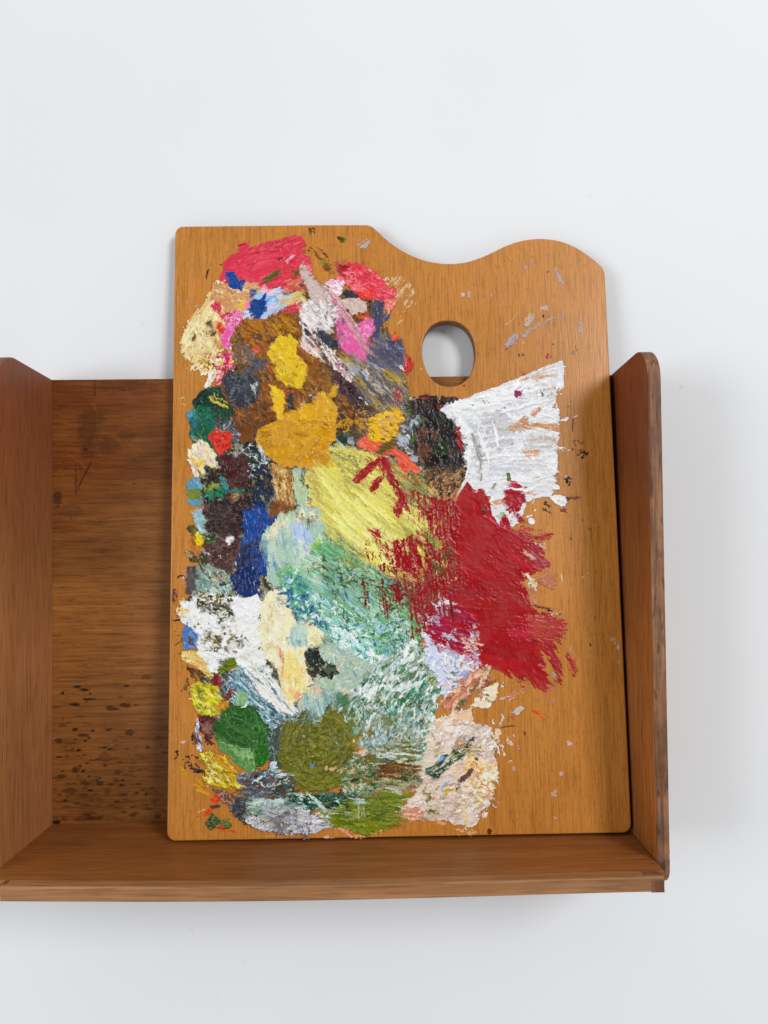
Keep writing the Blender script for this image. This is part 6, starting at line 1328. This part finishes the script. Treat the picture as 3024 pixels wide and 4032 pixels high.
bo.data.transform(Matrix.Translation((0, 0, -PT/2)))
bo.data.materials.append(W_pedge)
for p in bo.data.polygons:
    if p.normal.z < 0.3: p.material_index = 1

# ------------------------------------------------------------------ paint relief
t = NT('oil_paint')
a = t.add('ShaderNodeAttribute', attribute_name='pigment')
tcn = t.noise(t.coords((1, 1, 1)), 900, 3, 0.6)
cc = t.mix(a.outputs['Color'], t.ramp(tcn, [(0.3, g(0.95)), (0.6, g(1.0))]), 0.8, 'MULTIPLY')
t.link(cc, t.b.inputs['Base Color'])
rn = t.noise(t.coords((1, 1, 1)), 70, 4, 0.6)
t.link(t.ramp(rn, [(0.32, g(0.20)), (0.66, g(0.50))]), t.b.inputs['Roughness'])
t.b.inputs['Specular IOR Level'].default_value = 0.42
t.bump(tcn, 0.22, 0.0006)
oil = t.m

# drag everything a little: ragged, torn edges where one colour meets another
yy, xx = np.meshgrid(np.arange(GH), np.arange(GW), indexing='ij')
qx, qy = xx*STEP, yy*STEP
dx = 2.6*(vn(qx/15, qy/15, 901)-0.5)+1.9*(vn(qx/6.5, qy/6.5, 902)-0.5)+0.8*(vn(qx/3.4, qy/3.4, 903)-0.5)
dy = 2.6*(vn(qx/15, qy/15, 904)-0.5)+1.9*(vn(qx/6.5, qy/6.5, 905)-0.5)+0.8*(vn(qx/3.4, qy/3.4, 906)-0.5)
calm = {_gid[k] for k in ('white', 'crimson', 'cobalt', 'wash', 'specks', 'gold', 'lavender', 'leaf', 'coral')}
kf = np.where(np.isin(GRP, list(calm)) | (GRP < 0), 0.45, 1.0); dx *= kf; dy *= kf
jj = np.clip(np.rint(xx+dx), 0, GW-1).astype(int); ii_ = np.clip(np.rint(yy+dy), 0, GH-1).astype(int)
GRP = GRP[ii_, jj]; RGBC = RGBC[ii_, jj]; HGT = HGT[ii_, jj]
fb = 0.55*vn(qx/42, qy/42, 911)+0.33*vn(qx/18, qy/18, 912)+0.12*vn(qx/9, qy/9, 913)
HGT = HGT*(0.5+1.0*fb)
lum = (RGBC @ np.array([.25, .65, .1], np.float32))[..., None]
RGBC = np.clip((lum+1.12*(RGBC-lum)), 0.001, 0.88)
RGBC = np.clip(RGBC**1.12*1.12, 0.001, 0.88)                      # linseed-rich, deep colours
yel = (GRP == _gid['yellow'])[..., None]
RGBC = np.where(yel, 0.86*RGBC+0.14*lin('#e8e2b4').astype(np.float32), RGBC)
thin = (GRP == _gid['specks'])[..., None]                       # thin dried specks let the wood through
RGBC = np.where(thin & (lum > 0.12), 0.56*RGBC+0.44*lin('#be7a36').astype(np.float32), RGBC)
# smooth heights a little, keep the knife edges
def blur(A, n=1):
    for _ in range(n):
        P_ = np.pad(A, 1, mode='edge')
        A = (P_[:-2, 1:-1]+P_[2:, 1:-1]+P_[1:-1, :-2]+P_[1:-1, 2:]+4*A)/8
    return A
cov = GRP >= 0
Hs = np.where(cov, np.maximum(HGT, 0.05), 0.0)
Hs = 0.45*Hs+0.55*blur(Hs, 1)
Hs[~cov] = 0
Pd = np.pad(Hs, 1)
Vh = (Pd[:-1, :-1]+Pd[:-1, 1:]+Pd[1:, :-1]+Pd[1:, 1:])/4          # lattice corners
LX, LY = np.meshgrid(GX0-STEP/2+STEP*np.arange(GW+1), GY0-STEP/2+STEP*np.arange(GH+1))
VX, VY = to_palette(LX, LY)
VZ = Vh*0.0015+0.00006
COL3 = np.stack([VX, VY, VZ], -1).reshape(-1, 3).astype(np.float32)
ii = np.arange((GH+1)*(GW+1)).reshape(GH+1, GW+1)
Q = np.stack([ii[1:, :-1], ii[1:, 1:], ii[:-1, 1:], ii[:-1, :-1]], -1)
for gi, (gname, glabel) in enumerate(GROUPS):
    mk = GRP == gi
    if mk.sum() < 12: continue
    q = Q[mk]; uq, inv = np.unique(q, return_inverse=True); inv = inv.reshape(q.shape)
    me = bpy.data.meshes.new(gname)
    n = len(q)
    me.vertices.add(len(uq)); me.vertices.foreach_set('co', COL3[uq].ravel())
    me.loops.add(4*n); me.loops.foreach_set('vertex_index', inv.ravel().astype(np.int32))
    me.polygons.add(n)
    me.polygons.foreach_set('loop_start', np.arange(0, 4*n, 4, dtype=np.int32))
    me.polygons.foreach_set('loop_total', np.full(n, 4, np.int32))
    me.update(calc_edges=True)
    at = me.color_attributes.new('pigment', 'FLOAT_COLOR', 'CORNER')
    cc_ = np.ones((n, 4, 4), np.float32); cc_[:, :, :3] = RGBC[mk][:, None, :]
    at.data.foreach_set('color', cc_.ravel())
    o = finish(gname, me, oil, pal, smooth=True)
    o['label'] = glabel
    if 'specks' in glabel or 'washes' in glabel: o['kind'] = 'stuff'
